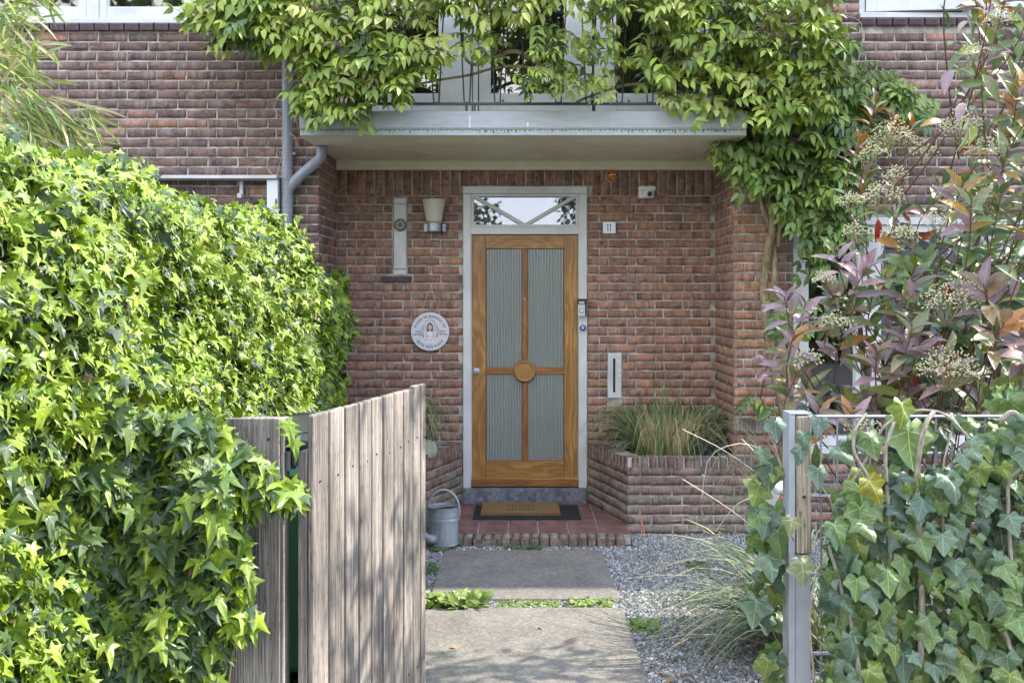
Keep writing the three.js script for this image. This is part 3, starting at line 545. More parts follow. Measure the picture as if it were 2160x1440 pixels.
function planter(label, side, seed, zFront, xa, xb, xc) {   // xa at the back wall, xb at the front corner, xc the far end
  const H = 0.555, t = thing('brick_planter', label, 'planter', V((xa + xc) / 2, 0, -7.55), 'brick planters beside the front door');
  const A = V(xa, 0, -ZN + 0.012), B = V(xb, 0, -zFront), C = V(xc, 0, -zFront), dir = V(0, 0, 0).subVectors(B, A), len = dir.length(), ud = dir.clone().normalize();
  // outline in plan, mortar core with the soil left open
  const inset = 0.006, list = [];
  const nDiag = side > 0 ? V(ud.z, 0, -ud.x).multiplyScalar(1) : V(ud.z, 0, -ud.x).multiplyScalar(-1);
  if (nDiag.x * side > 0) nDiag.multiplyScalar(-1);
  const sh = new THREE.Shape(), back = side > 0 ? Math.min(xc, NX1 - 0.01) : Math.max(xc, NX0 + 0.01);
  const Ai = A.clone().addScaledVector(nDiag, -inset), Bi = B.clone().addScaledVector(nDiag, -inset).add(V(0, 0, -inset));
  sh.moveTo(Ai.x, -Ai.z); sh.lineTo(Bi.x, -Bi.z); sh.lineTo(xc - side * inset, zFront + inset); sh.lineTo(xc - side * inset, 7.246); sh.lineTo(back, 7.246); sh.lineTo(back, ZN - 0.012); sh.closePath();
  const hole = new THREE.Path(), k = 0.115;
  hole.moveTo(Ai.x + side * (k + 0.03), ZN - 0.03); hole.lineTo(Bi.x + side * k * 0.8, zFront + k); hole.lineTo(back - side * 0.02, zFront + k); hole.lineTo(back - side * 0.02, ZN - 0.03); hole.closePath();
  sh.holes.push(hole);
  const g = new THREE.ExtrudeGeometry(sh, { depth: H - 0.006, bevelEnabled: false }); g.rotateX(-Math.PI / 2);
  add(t, 'wall', metreUV(g), mMortar);
  const so = new THREE.Shape(); so.moveTo(Ai.x + side * 0.02, ZN - 0.02); so.lineTo(Bi.x + side * 0.02, zFront + 0.03); so.lineTo(back - side * 0.01, zFront + 0.03); so.lineTo(back - side * 0.01, ZN - 0.02); so.closePath();
  add(t, 'soil', metreUV(new THREE.ShapeGeometry(so).rotateX(-Math.PI / 2).translate(0, 0.5, 0)), mSoil);
  const pal = (x, y, r) => (y < 0.26 ? (r() < 0.75 ? 'mossy' : 'planter') : y < 0.34 && r() < 0.4 ? 'mossy' : 'planter');
  const up = V(0, 1, 0), fr = V(0, 0, 1);
  // the face towards the door, and the front
  const uD = V(0, 0, 0).crossVectors(up, nDiag), startD = uD.dot(ud) > 0 ? A : B;
  courses({ o: startD.clone(), u: uD, n: nDiag, len, y0: 0.03, y1: H - 0.125, pitch: 0.225, phase: [0.02, 0.13], pal, seed, out: list });
  soldiers({ o: startD.clone(), u: uD, n: nDiag, len: len - 0.002, y0: H - 0.118, y1: H, pitch: 0.0655, pal: 'planter', seed: seed + 1, out: list, d: 0.1 });
  const fx0 = Math.min(xb, xc), flen = Math.abs(xc - xb);
  courses({ o: V(fx0, 0, -zFront), u: V(1, 0, 0), n: fr, len: flen, y0: 0.03, y1: H - 0.125, pitch: 0.225, phase: [0.1, 0.175], pal, seed: seed + 2, out: list });
  soldiers({ o: V(fx0 + 0.03, 0, -zFront), u: V(1, 0, 0), n: fr, len: flen - 0.03, y0: H - 0.118, y1: H, pitch: 0.0655, pal: (x, y, r) => (x > 0.4 && r() < 0.6 ? 'mossy' : 'planter'), seed: seed + 3, out: list, d: 0.1 });
  layBricks(t, list, () => true);
  return t;
}
planter('brick planter right of the front door holding a big grass clump', 1, 41, 7.17, 0.535, 0.768, 1.683);
planter('brick planter left of the front door, partly behind the open gate', -1, 51, 7.17, -0.465, -0.735, -1.44);

// ---------------------------------------------------------------- gravel
{
  const r = rngOf(61), geo = new THREE.IcosahedronGeometry(1, 0), N = 88000, im = new THREE.InstancedMesh(geo, std({ color: 0xffffff, roughness: 0.95, flatShading: true }), N), m = new THREE.Matrix4(), q = new THREE.Quaternion(), e = new THREE.Euler(), c = new THREE.Color();
  let n = 0;
  while (n < N) {
    const z = -lerp(4.15, 7.24, r()), x = lerp(-0.95, Math.min(2.1, 0.9 + 0.2 * -z), r());
    if (x > -0.49 && x < 0.54 && ((z > -6.63 && z < -5.605) || (z > -5.405 && z < -4.37))) continue;
    if (z < -6.78 && x < 0.78) continue;
    if (z < -7.15 && x < 1.69) continue;
    const s = 0.0048 + r() * r() * 0.0075, edge = Math.abs(z + 5.5) < 0.12 && x < 0.55 ? -0.004 : 0;
    m.compose(V(x, -0.002 + r() * 0.012 + edge, z), q.setFromEuler(e.set(r() * 6, r() * 6, r() * 6)), V(s * (0.8 + r() * 0.6), s * (0.5 + r() * 0.4), s * (0.8 + r() * 0.6)));
    im.setMatrixAt(n, m);
    const t = r(), k = 0.14 + 0.36 * t * t + (r() < 0.07 ? 0.22 : 0), w = (r() - 0.4) * 0.04;
    im.setColorAt(n, c.setRGB(k + w, k * 0.985, k * 1.0 - w)); n++;
  }
  im.name = 'gravel'; im.frustumCulled = false; tag(im, 'grey stone chippings covering the ground beside the path', 'gravel', null, 'stuff'); scene.add(im);
}

// ---------------------------------------------------------------- small things on the house
const near = (px, py, s = 264.15, out = 0) => V((px - CX) / s, EYE - (py - CY) / s, -FOCAL / s + out);
{
  // wall lamp with a tapered frosted shade
  const x = (915 - CX) / 268, y0 = EYE - (488 - CY) / 268, y1 = EYE - (470 - CY) / 268, y2 = EYE - (420.5 - CY) / 268, z = -7.85, t = thing('wall_lamp', 'uplight wall lamp with tapered frosted shade and steel ring left of the door', 'wall lamp', V(x, y0, -7.94));
  add(t, 'lamp_shade', lathe([[0.006, 0.002], [0.056, 0], [0.061, 0.02], [0.09, y2 - y1 - 0.004], [0.0915, y2 - y1], [0.088, y2 - y1 - 0.002], [0.058, 0.022]], 40, V(x, y1, z)), phy({ color: RGB(0.78, 0.72, 0.62), transmission: 0.4, thickness: 0, roughness: 0.75 }));
  add(t, 'ring', lathe([[0.002, 0], [0.05, 0], [0.053, 0.003], [0.053, y1 - y0 + 0.004], [0.049, y1 - y0 + 0.006]], 36, V(x, y0, z)), mSteel);
  add(t, 'bracket', [box(x - 0.086, x - 0.055, y0 + 0.002, y1 - 0.003, -7.94, -7.9, 0.003), box(x + 0.06, x + 0.09, y0 + 0.002, y1 - 0.003, -7.94, -7.9, 0.003), box(x - 0.05, x + 0.05, y0 + 0.01, y1 - 0.01, -7.945, -7.9, 0.003)], mSteel);
  add(t, 'screw', new THREE.SphereGeometry(0.004, 8, 6).translate(x + 0.08, (y0 + y1) / 2, -7.899), mBlack);
}
{
  // round hanging sign with a printed text and a drawing
  const face = canvasTex(1024, 1024, (c, w) => {
    c.fillStyle = '#e6e3e6'; c.fillRect(0, 0, w, w); c.translate(512, 512);
    const r = rngOf(3);
    for (let i = 0; i < 7; i++) { c.fillStyle = 'rgba(190,186,196,0.35)'; c.fillRect(-512, -420 + i * 150, 1024, 3); }
    const arc = (text, R, mid, flip, size, font) => {
      c.font = `bold ${size}px ${font}`; c.fillStyle = '#2e2b31'; c.textAlign = 'center'; c.textBaseline = 'middle';
      const tot = [...text].reduce((s, ch) => s + c.measureText(ch).width + 5, 0); let a = mid - (flip ? -1 : 1) * tot / 2 / R;
      for (const ch of text) { const cw = c.measureText(ch).width + 5, st = (flip ? -1 : 1) * cw / 2 / R; a += st; c.save(); c.rotate(a); c.translate(0, flip ? R : -R); c.fillText(ch, 0, 0); c.restore(); a += st; }
    };
    arc('PLEASE BE MINDFUL OF', 415, 0, false, 88, 'sans-serif');
    arc('INTO THIS PLACE', 418, 0, true, 92, 'sans-serif');
    c.textAlign = 'center'; c.fillStyle = '#2e2b31';
    c.font = 'bold 62px sans-serif'; c.fillText('THE', -345, 0); c.fillText('YOU', 350, -10);
    c.font = 'italic bold 74px serif'; c.fillText('Energy', -345, 72); c.fillText('Bring', 355, 62);
    c.font = 'italic 40px serif'; c.fillText('love', 20, 345);
    // window, leaves, seated woman with closed eyes
    c.strokeStyle = '#8fa3ad'; c.lineWidth = 14; c.strokeRect(-118, -280, 246, 250); c.beginPath(); c.arc(4, -280, 70, Math.PI, 0); c.stroke();
    c.lineWidth = 9; for (const s of [-1, 1]) for (let k = 0; k < 5; k++) { c.strokeStyle = k % 2 ? '#7e8d9b' : '#a99a90'; c.beginPath(); c.moveTo(s * 160, 190); c.quadraticCurveTo(s * (190 + k * 16), 40, s * (170 + k * 34), -170 + k * 50); c.stroke(); c.fillStyle = k % 2 ? '#93a4ae' : '#b7aba2'; c.beginPath(); c.ellipse(s * (172 + k * 32), -160 + k * 52, 13, 40, s * 0.5, 0, 7); c.fill(); }
    c.fillStyle = '#574a4c'; c.beginPath(); c.ellipse(0, -130, 82, 112, 0, 0, 7); c.fill(); c.fillRect(-82, -130, 164, 130);
    c.fillStyle = '#e0c3ae'; c.beginPath(); c.ellipse(0, -120, 54, 72, 0, 0, 7); c.fill(); c.fillRect(-22, -60, 44, 60);
    c.strokeStyle = '#6a5a58'; c.lineWidth = 5; for (const s of [-1, 1]) { c.beginPath(); c.arc(s * 24, -128, 12, 0.2, 2.9); c.stroke(); } c.strokeStyle = '#b56f6a'; c.beginPath(); c.arc(0, -92, 12, 0.4, 2.7); c.stroke();
    c.fillStyle = '#e0c3ae'; for (const s of [-1, 1]) { c.beginPath(); c.moveTo(s * 76, 0); c.quadraticCurveTo(s * 130, 100, s * 90, 190); c.lineTo(s * 50, 170); c.lineTo(s * 66, 30); c.fill(); }
    c.fillStyle = '#f7f6fa'; c.beginPath(); c.moveTo(-74, -6); c.lineTo(74, -6); c.lineTo(64, 130); c.lineTo(-64, 130); c.fill();
    c.fillStyle = '#f1eff5'; c.beginPath(); c.ellipse(0, 232, 240, 72, 0, 0, 7); c.fill(); c.strokeStyle = '#bda9a4'; c.lineWidth = 9; c.beginPath(); c.moveTo(-220, 255); c.quadraticCurveTo(-60, 170, 30, 240); c.quadraticCurveTo(120, 180, 225, 262); c.stroke();
    c.fillStyle = '#e0c3ae'; c.beginPath(); c.ellipse(-120, 232, 46, 14, -0.3, 0, 7); c.ellipse(110, 222, 50, 14, 0.3, 0, 7); c.fill();
  });
  const c = near(907.5, 699, 264.15, 0.024), R = 0.153, t = thing('hanging_sign', 'round white wooden sign about mindful energy hanging from a cord', 'sign', V(c.x, c.y, -7.94));
  add(t, 'board', lathe([[0, -0.004], [R - 0.002, -0.004], [R, -0.002], [R, 0.002], [R - 0.002, 0.004], [0, 0.004]], 64, V(0, 0, 0)).rotateX(Math.PI / 2).translate(c.x, c.y, c.z), std({ color: RGB(0.75, 0.74, 0.74), roughness: 0.6 }));
  const d = new THREE.CircleGeometry(R - 0.003, 64).translate(c.x, c.y, c.z + 0.0056);
  add(t, 'print', d, std({ map: face, color: RGB(0.85, 0.84, 0.86), roughness: 0.55 }));
  const top = near(908, 604, 264.15, 0.012), rope = std({ color: RGB(0.6, 0.46, 0.28), roughness: 0.9 });
  add(t, 'cord', [rod(top, V(c.x - 0.078, c.y + 0.13, c.z - 0.003), 0.0023, 6), rod(top, V(c.x + 0.078, c.y + 0.13, c.z - 0.003), 0.0023, 6), new THREE.SphereGeometry(0.0055, 8, 6).translate(top.x, top.y, top.z)], rope);
}
{
  // enamel house number 11
  const c = near(1285, 480, 264.15, 0.004), w = 0.053, t = thing('house_number', 'white enamel plate with blue number 11 right of the door', 'house number', V(c.x, c.y, c.z));
  const blue = phy({ color: RGB(0.03, 0.04, 0.14), roughness: 0.25, clearcoat: 0.6 });
  add(t, 'plate', [box(c.x - w, c.x + w, c.y - 0.049, c.y + 0.049, c.z, c.z + 0.006, 0.003), new THREE.CylinderGeometry(0.03, 0.03, 0.005, 20).scale(0.5, 1, 1.1).rotateX(Math.PI / 2).translate(c.x - w, c.y, c.z + 0.003), new THREE.CylinderGeometry(0.03, 0.03, 0.005, 20).scale(0.5, 1, 1.1).rotateX(Math.PI / 2).translate(c.x + w, c.y, c.z + 0.003)], blue);
  const g = new THREE.PlaneGeometry(0.1, 0.092).translate(c.x, c.y, c.z + 0.0072);
  add(t, 'face', g, phy({ map: canvasTex(256, 236, (k, W, H) => { k.fillStyle = '#eef0f6'; k.fillRect(0, 0, W, H); k.fillStyle = '#2b2d52'; for (const x of [92, 148]) { k.fillRect(x, 46, 15, 142); k.fillRect(x - 9, 180, 33, 10); k.beginPath(); k.moveTo(x, 46); k.lineTo(x - 16, 66); k.lineTo(x - 16, 74); k.lineTo(x, 66); k.fill(); } }), roughness: 0.25, clearcoat: 0.6 }));
}
{
  const c = near(1290.5, 371.5, 264.15, 0.006), t = thing('warning_light', 'round amber dome light under the porch ceiling beam', 'warning light', V(c.x, c.y, c.z));
  const dome = (p, seg) => lathe(p, seg, V(0, 0, 0)).rotateX(Math.PI / 2).translate(c.x, c.y, c.z);
  add(t, 'base', dome([[0, 0], [0.051, 0], [0.052, 0.004], [0.051, 0.012], [0.046, 0.014]], 32), mWhite);
  add(t, 'lens', dome([[0.0465, 0.012], [0.0475, 0.026], [0.043, 0.036], [0.03, 0.047], [0.015, 0.052], [0, 0.053]], 36), phy({ color: RGB(0.62, 0.2, 0.008), roughness: 0.16, clearcoat: 1, clearcoatRoughness: 0.06, transmission: 0.35, thickness: 0 }));
  add(t, 'filament_bar', box(c.x - 0.024, c.x + 0.024, c.y + 0.002, c.y + 0.01, c.z + 0.0535, c.z + 0.055, 0.001), std({ color: RGB(0.8, 0.62, 0.4), roughness: 0.3 }));
}
{
  const c = near(1362, 407, 264.15, 0.008), t = thing('security_camera', 'small white dome security camera below the porch ceiling', 'security camera', V(c.x, c.y, c.z)), mw = std({ color: RGB(0.78, 0.78, 0.78), roughness: 0.35 });
  add(t, 'housing', [box(c.x - 0.064, c.x + 0.064, c.y - 0.047, c.y + 0.02, c.z, c.z + 0.05, 0.014), box(c.x - 0.066, c.x + 0.072, c.y + 0.012, c.y + 0.048, c.z, c.z + 0.085, 0.014)], mw);
  add(t, 'eyeball', new THREE.SphereGeometry(0.04, 24, 16).scale(1.25, 1, 1).translate(c.x + 0.008, c.y - 0.008, c.z + 0.042), mw);
  add(t, 'lens', [new THREE.SphereGeometry(0.0205, 20, 14).translate(c.x + 0.02, c.y - 0.014, c.z + 0.071)], phy({ color: RGB(0.01, 0.01, 0.014), roughness: 0.08, clearcoat: 1 }));
  add(t, 'sensor', new THREE.SphereGeometry(0.004, 8, 6).translate(c.x - 0.036, c.y - 0.015, c.z + 0.06), mBlack);
}
{
  // letter slot plate set in the wall
  const c = near(1296.5, 791.5, 264.15, 0.0), w = 0.052, h = 0.178, t = thing('letterbox', 'narrow white letterbox plate with upright slot in the brick wall', 'letterbox', V(c.x, c.y - h, c.z));
  const sh = new THREE.Shape(); sh.moveTo(-w, -h); sh.lineTo(w, -h); sh.lineTo(w, h); sh.lineTo(-w, h); sh.closePath();
  const o = new THREE.Path(), a = 0.0115, sx = -0.003; o.moveTo(sx - a, -0.128); o.lineTo(sx - a, 0.128); o.absarc(sx, 0.128, a, Math.PI, 0, true); o.lineTo(sx + a, -0.128); o.absarc(sx, -0.128, a, 0, Math.PI, true); sh.holes.push(o);
  add(t, 'plate', metreUV(new THREE.ExtrudeGeometry(sh, { depth: 0.006, bevelEnabled: true, bevelSize: 0.002, bevelThickness: 0.002, bevelSegments: 2 }).translate(c.x, c.y, c.z - 0.003)), mWhite);
  add(t, 'slot', box(c.x + sx - a - 0.002, c.x + sx + a + 0.002, c.y - 0.144, c.y + 0.144, c.z - 0.0055, c.z - 0.0045), std({ color: RGB(0.03, 0.025, 0.025), roughness: 0.7 }));
  const txt = canvasTex(64, 512, (k) => { k.fillStyle = '#dcdfe6'; k.fillRect(0, 0, 64, 512); k.translate(32, 256); k.rotate(Math.PI / 2); k.textAlign = 'center'; k.textBaseline = 'middle'; k.fillStyle = '#a8505c'; k.font = 'bold 46px sans-serif'; k.fillText('NEE', -186, 0); k.fillText('NEE', 30, 0); k.fillStyle = '#b9c4cc'; k.fillRect(-110, -22, 76, 44); k.fillRect(110, -22, 110, 44); });
  add(t, 'sticker', new THREE.PlaneGeometry(0.017, 0.17).translate(c.x + 0.036, c.y + 0.075, c.z + 0.0058), std({ map: txt, roughness: 0.6 }));
}
{
  const c = near(1227.5, 653, 265.5, 0.012), t = thing('doorbell', 'grey doorbell with black hood on the right door jamb', 'doorbell', V(c.x, c.y, c.z));
  add(t, 'case', box(c.x - 0.033, c.x + 0.024, c.y - 0.05, c.y + 0.042, c.z - 0.006, c.z + 0.022, 0.004), std({ color: RGB(0.6, 0.6, 0.62), roughness: 0.35 }));
  add(t, 'hood', [box(c.x - 0.036, c.x + 0.037, c.y + 0.0425, c.y + 0.087, c.z - 0.006, c.z + 0.03, 0.004), box(c.x + 0.0245, c.x + 0.036, c.y - 0.05, c.y + 0.042, c.z - 0.006, c.z + 0.016, 0.003)], mBlack);
  add(t, 'name_card', box(c.x - 0.026, c.x + 0.018, c.y + 0.046, c.y + 0.066, c.z + 0.0305, c.z + 0.0315), std({ color: RGB(0.5, 0.44, 0.45), roughness: 0.4 }));
  const b = add(t, 'button', lathe([[0, 0.006], [0.012, 0.006], [0.014, 0.003], [0.014, 0]], 24, V(0, 0, 0)).rotateX(Math.PI / 2).translate(c.x - 0.004, c.y - 0.008, c.z + 0.022), std({ color: RGB(0.72, 0.72, 0.72), roughness: 0.3 }));
  add(b, 'button_ring', new THREE.TorusGeometry(0.0165, 0.0022, 8, 28).translate(c.x - 0.004, c.y - 0.008, c.z + 0.0225), std({ color: RGB(0.2, 0.2, 0.2), roughness: 0.4 }));
}
{
  const c = near(1229.5, 691, 265.5, 0.004), t = thing('bead_charm', 'round blue glass eye charm hanging under the doorbell', 'charm', V(c.x, c.y, c.z));
  const disc = (r0, y, col) => lathe([[0, y + 0.002], [r0 * 0.8, y + 0.0015], [r0, y], [r0, y - 0.003], [0, y - 0.003]], 28, V(0, 0, 0)).rotateX(Math.PI / 2).translate(c.x, c.y, c.z), gl = (q) => phy({ color: q, roughness: 0.1, clearcoat: 1 });
  add(t, 'bead', disc(0.025, 0.008), gl(RGB(0.012, 0.02, 0.3)));
  add(t, 'eye_white', disc(0.0125, 0.0115), gl(RGB(0.6, 0.72, 0.85)));
  add(t, 'pupil', disc(0.0058, 0.0145), gl(RGB(0.01, 0.02, 0.08)));
  add(t, 'thread', rod(V(c.x, c.y + 0.024, c.z + 0.004), V(c.x, c.y + 0.09, c.z + 0.012), 0.001, 5), mSteel);
}
{
  const mr = std({ map: noiseMap([0.08, 0.085, 0.1], [0.2, 0.2, 0.22], 40, 161, 4, 4, 0.9), roughness: 0.9, bumpMap: fineBump, bumpScale: 0.006 });
  solo('rubber_mat', 'black rubber mat lying under the coir doormat', 'mat', box(-0.352, 0.448, 0.0665, 0.076, -7.82, -7.335, 0.003), mr);
  const cw = 0.6, cd = 0.4, print = canvasTex(1024, 680, (c, w, h) => {
    c.fillStyle = '#8a6c46'; c.fillRect(0, 0, w, h);
    const r = rngOf(5); for (let i = 0; i < 26000; i++) { const k = 0.6 + r() * 0.7; c.strokeStyle = `rgba(${140 * k | 0},${108 * k | 0},${68 * k | 0},0.5)`; c.beginPath(); const x = r() * w, y = r() * h; c.moveTo(x, y); c.lineTo(x + (r() - 0.5) * 16, y + (r() - 0.5) * 16); c.stroke(); }
    c.strokeStyle = '#2a2320'; c.lineWidth = 16; c.lineJoin = 'round'; c.beginPath(); c.moveTo(400, 175); c.lineTo(530, 70); c.lineTo(720, 200); c.stroke();
    c.fillStyle = '#2a2320'; c.textAlign = 'center'; c.font = 'bold 120px serif'; c.fillText('HOME', 530, 260); c.font = 'italic bold 110px serif'; c.fillText('sweet', 530, 370); c.font = 'bold 126px serif'; c.fillText('HOME', 530, 495);
    for (let i = 0; i < 1800; i++) { c.strokeStyle = 'rgba(140,108,68,0.5)'; const x = 330 + r() * 400, y = 50 + r() * 480; c.beginPath(); c.moveTo(x, y); c.lineTo(x + (r() - 0.5) * 12, y + (r() - 0.5) * 12); c.stroke(); }
  });
  const t = thing('doormat', 'brown coir doormat printed with home sweet home', 'doormat', V(0, 0.077, -7.62)), mc = std({ map: noiseMap([0.36, 0.27, 0.17], [0.6, 0.46, 0.3], 60, 171, 3, 4, 0.9), roughness: 1, bumpMap: fineBump, bumpScale: 0.006 });
  add(t, 'pile', box(-0.3, 0.3, 0.077, 0.091, -7.83, -7.43, 0.003), mc);
  add(t, 'print', new THREE.PlaneGeometry(cw - 0.008, cd - 0.008).rotateX(-Math.PI / 2).translate(0, 0.0945, -7.63), std({ map: print, roughness: 1, bumpMap: fineBump, bumpScale: 0.004 }));
}
{
  // galvanized watering can: body, hoop handle, spout low at the left
  const b = V(-0.525, 0.022, -6.8), t = thing('watering_can', 'galvanized watering can with hoop handle beside the porch', 'watering can', b), H = 0.262, R = 0.104, mz = mSteel;
  add(t, 'body', lathe([[0, 0], [R - 0.004, 0], [R, 0.004], [R, 0.012], [R - 0.003, 0.016], [R - 0.003, 0.165], [R, 0.17], [R, 0.178], [R - 0.003, 0.183], [R - 0.003, 0.198], [R, 0.203], [R - 0.002, 0.21], [R - 0.003, H - 0.006], [R + 0.001, H - 0.003], [R + 0.001, H], [R - 0.005, H - 0.001], [R - 0.006, 0.2]], 48, b), mz);
  const lid = new THREE.CircleGeometry(R - 0.004, 32, Math.PI * 0.1, Math.PI * 1.05).rotateX(-Math.PI / 2).translate(b.x, b.y + H - 0.01, b.z); add(t, 'top_plate', lid, mz);
  const arc = []; for (let k = 0; k <= 14; k++) { const a = k / 14 * Math.PI; arc.push(V(b.x + Math.cos(a) * (R + 0.004) * (1 + 0.1 * Math.sin(a)), b.y + 0.2 + Math.sin(a) * 0.172, b.z)); }
  const strap = new THREE.TubeGeometry(new THREE.CatmullRomCurve3(arc), 40, 0.008, 8).translate(-b.x, -b.y, -b.z).scale(1, 1, 1.9).translate(b.x, b.y, b.z); add(t, 'handle', strap, mz);
  add(t, 'lug', [box(b.x + R - 0.002, b.x + R + 0.006, b.y + 0.17, b.y + 0.215, b.z - 0.014, b.z + 0.014, 0.002), box(b.x - R - 0.006, b.x - R + 0.002, b.y + 0.17, b.y + 0.215, b.z - 0.014, b.z + 0.014, 0.002)], mz);
  add(t, 'spout', tube([V(b.x - 0.06, b.y + 0.05, b.z + 0.07), V(b.x - 0.1, b.y + 0.075, b.z + 0.14), V(b.x - 0.17, b.y + 0.17, b.z + 0.22), V(b.x - 0.23, b.y + 0.27, b.z + 0.28)], 0.032, 0.014, 14, 16), mz);
  add(t, 'back_handle', tube([V(b.x - 0.07, b.y + 0.19, b.z - 0.07), V(b.x - 0.12, b.y + 0.2, b.z - 0.05), V(b.x - 0.115, b.y + 0.1, b.z - 0.05), V(b.x - 0.07, b.y + 0.08, b.z - 0.07)], 0.007, 0.007, 8, 14), mz);
}
{
  // rain pipe with a branch from the balcony outlet
  const s = 292, X = (606 - CX) / s, z = -7.185, R = 0.038, Y = (y) => EYE - (y - CY) / s, t = thing('drainpipe', 'grey rain pipe with slanting branch from the balcony at left', 'drainpipe', V(X, 0, z));
  const cyl = (a, b, r) => new THREE.CylinderGeometry(r, r, b - a, 24).translate(X, (a + b) / 2, z);
  add(t, 'pipe', [cyl(0.02, Y(404), R - 0.001), cyl(Y(372), 5.7, R - 0.001)], mPipe);
  add(t, 'socket', [cyl(Y(455), Y(404), R + 0.002), cyl(Y(404), Y(360), R + 0.003), cyl(Y(360), Y(320), R + 0.001)], mPipe);
  const p = (x, y, zz) => V((x - CX) / s, Y(y), zz);
  add(t, 'branch', [tube([p(608, 398, z), p(630, 374, z), p(664, 344, z - 0.005)], R + 0.001, R + 0.001, 20, 12), tube([p(664, 344, z - 0.005), p(676, 332, z - 0.006), p(678, 322, z - 0.006), p(678, 309, z - 0.006)], R, R, 20, 14)], mPipe);
  add(t, 'collar', [rod(p(619, 386, z), p(627, 377.5, z), R + 0.0045, 24), rod(p(678, 318, z - 0.006), p(678, 309.5, z - 0.006), R + 0.004, 24)], mPipe);
  add(t, 'pipe_clamp', [cyl(Y(327), Y(321), R + 0.004), box(X + R, X + R + 0.02, Y(327), Y(321), z - 0.01, z + 0.01), box(X - 0.01, X + 0.01, Y(327), Y(321), -7.25, z - R)], mPipe);
}

// ---------------------------------------------------------------- gate, posts, bin, mesh fence
const UP = V(0, 1, 0);
{
  const p0 = V(-0.63, 0, -3.02), p1 = V(-0.385, 0, -4.08), g = V(0, 0, 0).subVectors(p1, p0), L = g.length(); g.normalize();
  const n = V(0, 0, 0).crossVectors(g, UP), M = new THREE.Matrix4().makeBasis(g, UP, n).setPosition(p0), T = 1.356;
  const t = thing('garden_gate', 'weathered grey board gate standing open towards the house', 'gate', V(-0.5, 0, -3.55));
  const cuts = [0, 0.115, 0.228, 0.338, 0.442, 0.545, 0.648, 0.748, 0.849, 0.939, 1], r = rngOf(71);
  for (let k = 0; k < 10; k++) {
    const b = box(cuts[k] * L + 0.005, cuts[k + 1] * L - 0.005, 0.07, T + (k === 8 ? 0.008 : k === 9 ? 0.004 : 0) + (r() - 0.5) * 0.004, -0.022, (r() - 0.5) * 0.004, 0.008), uv = b.attributes.uv, o = r() * 5;
    for (let i = 0; i < uv.count; i++) uv.setXY(i, uv.getX(i) + o, uv.getY(i) + o * 0.37);
    add(t, 'board', b.applyMatrix4(M), mGreyWood);
  }
  const nail = new THREE.CylinderGeometry(0.0035, 0.0035, 0.003, 8).rotateX(Math.PI / 2);
  for (let k = 0; k < 10; k++) for (const y of [1.15, 0.25]) add(t, 'nail', nail.clone().translate((cuts[k] + cuts[k + 1]) / 2 * L + (r() - 0.5) * 0.03, y + (r() - 0.5) * 0.02, 0.002).applyMatrix4(M), mDarkMetal);
  for (const [a, b, y] of [[0.0, 0.07, 1.245], [L - 0.07, L, T - 0.002]]) add(t, 'stile', box(a, b, 0.07, y, -0.05, -0.0225, 0.003).applyMatrix4(M), mGreyWood);
  for (const y of [0.2, 0.66, 1.1]) add(t, 'ledger', swapUV(box(0.07, L - 0.07, y, y + 0.1, -0.05, -0.0225, 0.003)).applyMatrix4(M), mGreyWoodDark);
  const hin = add(t, 'hinge', [new THREE.CylinderGeometry(0.014, 0.014, 0.055, 16).translate(-0.03, 1.22, -0.075), box(-0.02, 0.02, 1.205, 1.235, -0.06, -0.05, 0.002)].map((q) => metreUV(q).applyMatrix4(M)), mDarkMetal);
}
{
  const t = thing('gate_post', 'grey wooden gate post half covered by bright ivy', 'gate post', V(-0.8, 0, -3.03)), r = rngOf(2);
  add(t, 'board', box(-0.886, -0.7205, 0, 1.352, -3.004, -2.98, 0.004), mGreyWood);
  add(t, 'post', box(-0.86, -0.716, 0, 1.345, -3.09, -3.0045, 0.004), mGreyWood);
  add(t, 'batten', box(-0.7195, -0.711, 0, 1.34, -3.004, -2.984, 0.003), mGreyWood);
  for (const [x, y] of [[-0.835, 1.29], [-0.755, 1.29], [-0.835, 0.72], [-0.755, 0.72]]) add(t, 'screw', new THREE.CylinderGeometry(0.0045, 0.0045, 0.004, 10).rotateX(Math.PI / 2).translate(x, y, -2.979), mDarkMetal);
  add(t, 'hinge', [rod(V(-0.702, 1.19, -3.05), V(-0.702, 1.26, -3.05), 0.012, 14), box(-0.7165, -0.7145, 1.19, 1.3, -3.08, -3.02)].map((q) => metreUV(q)), mDarkMetal);
}
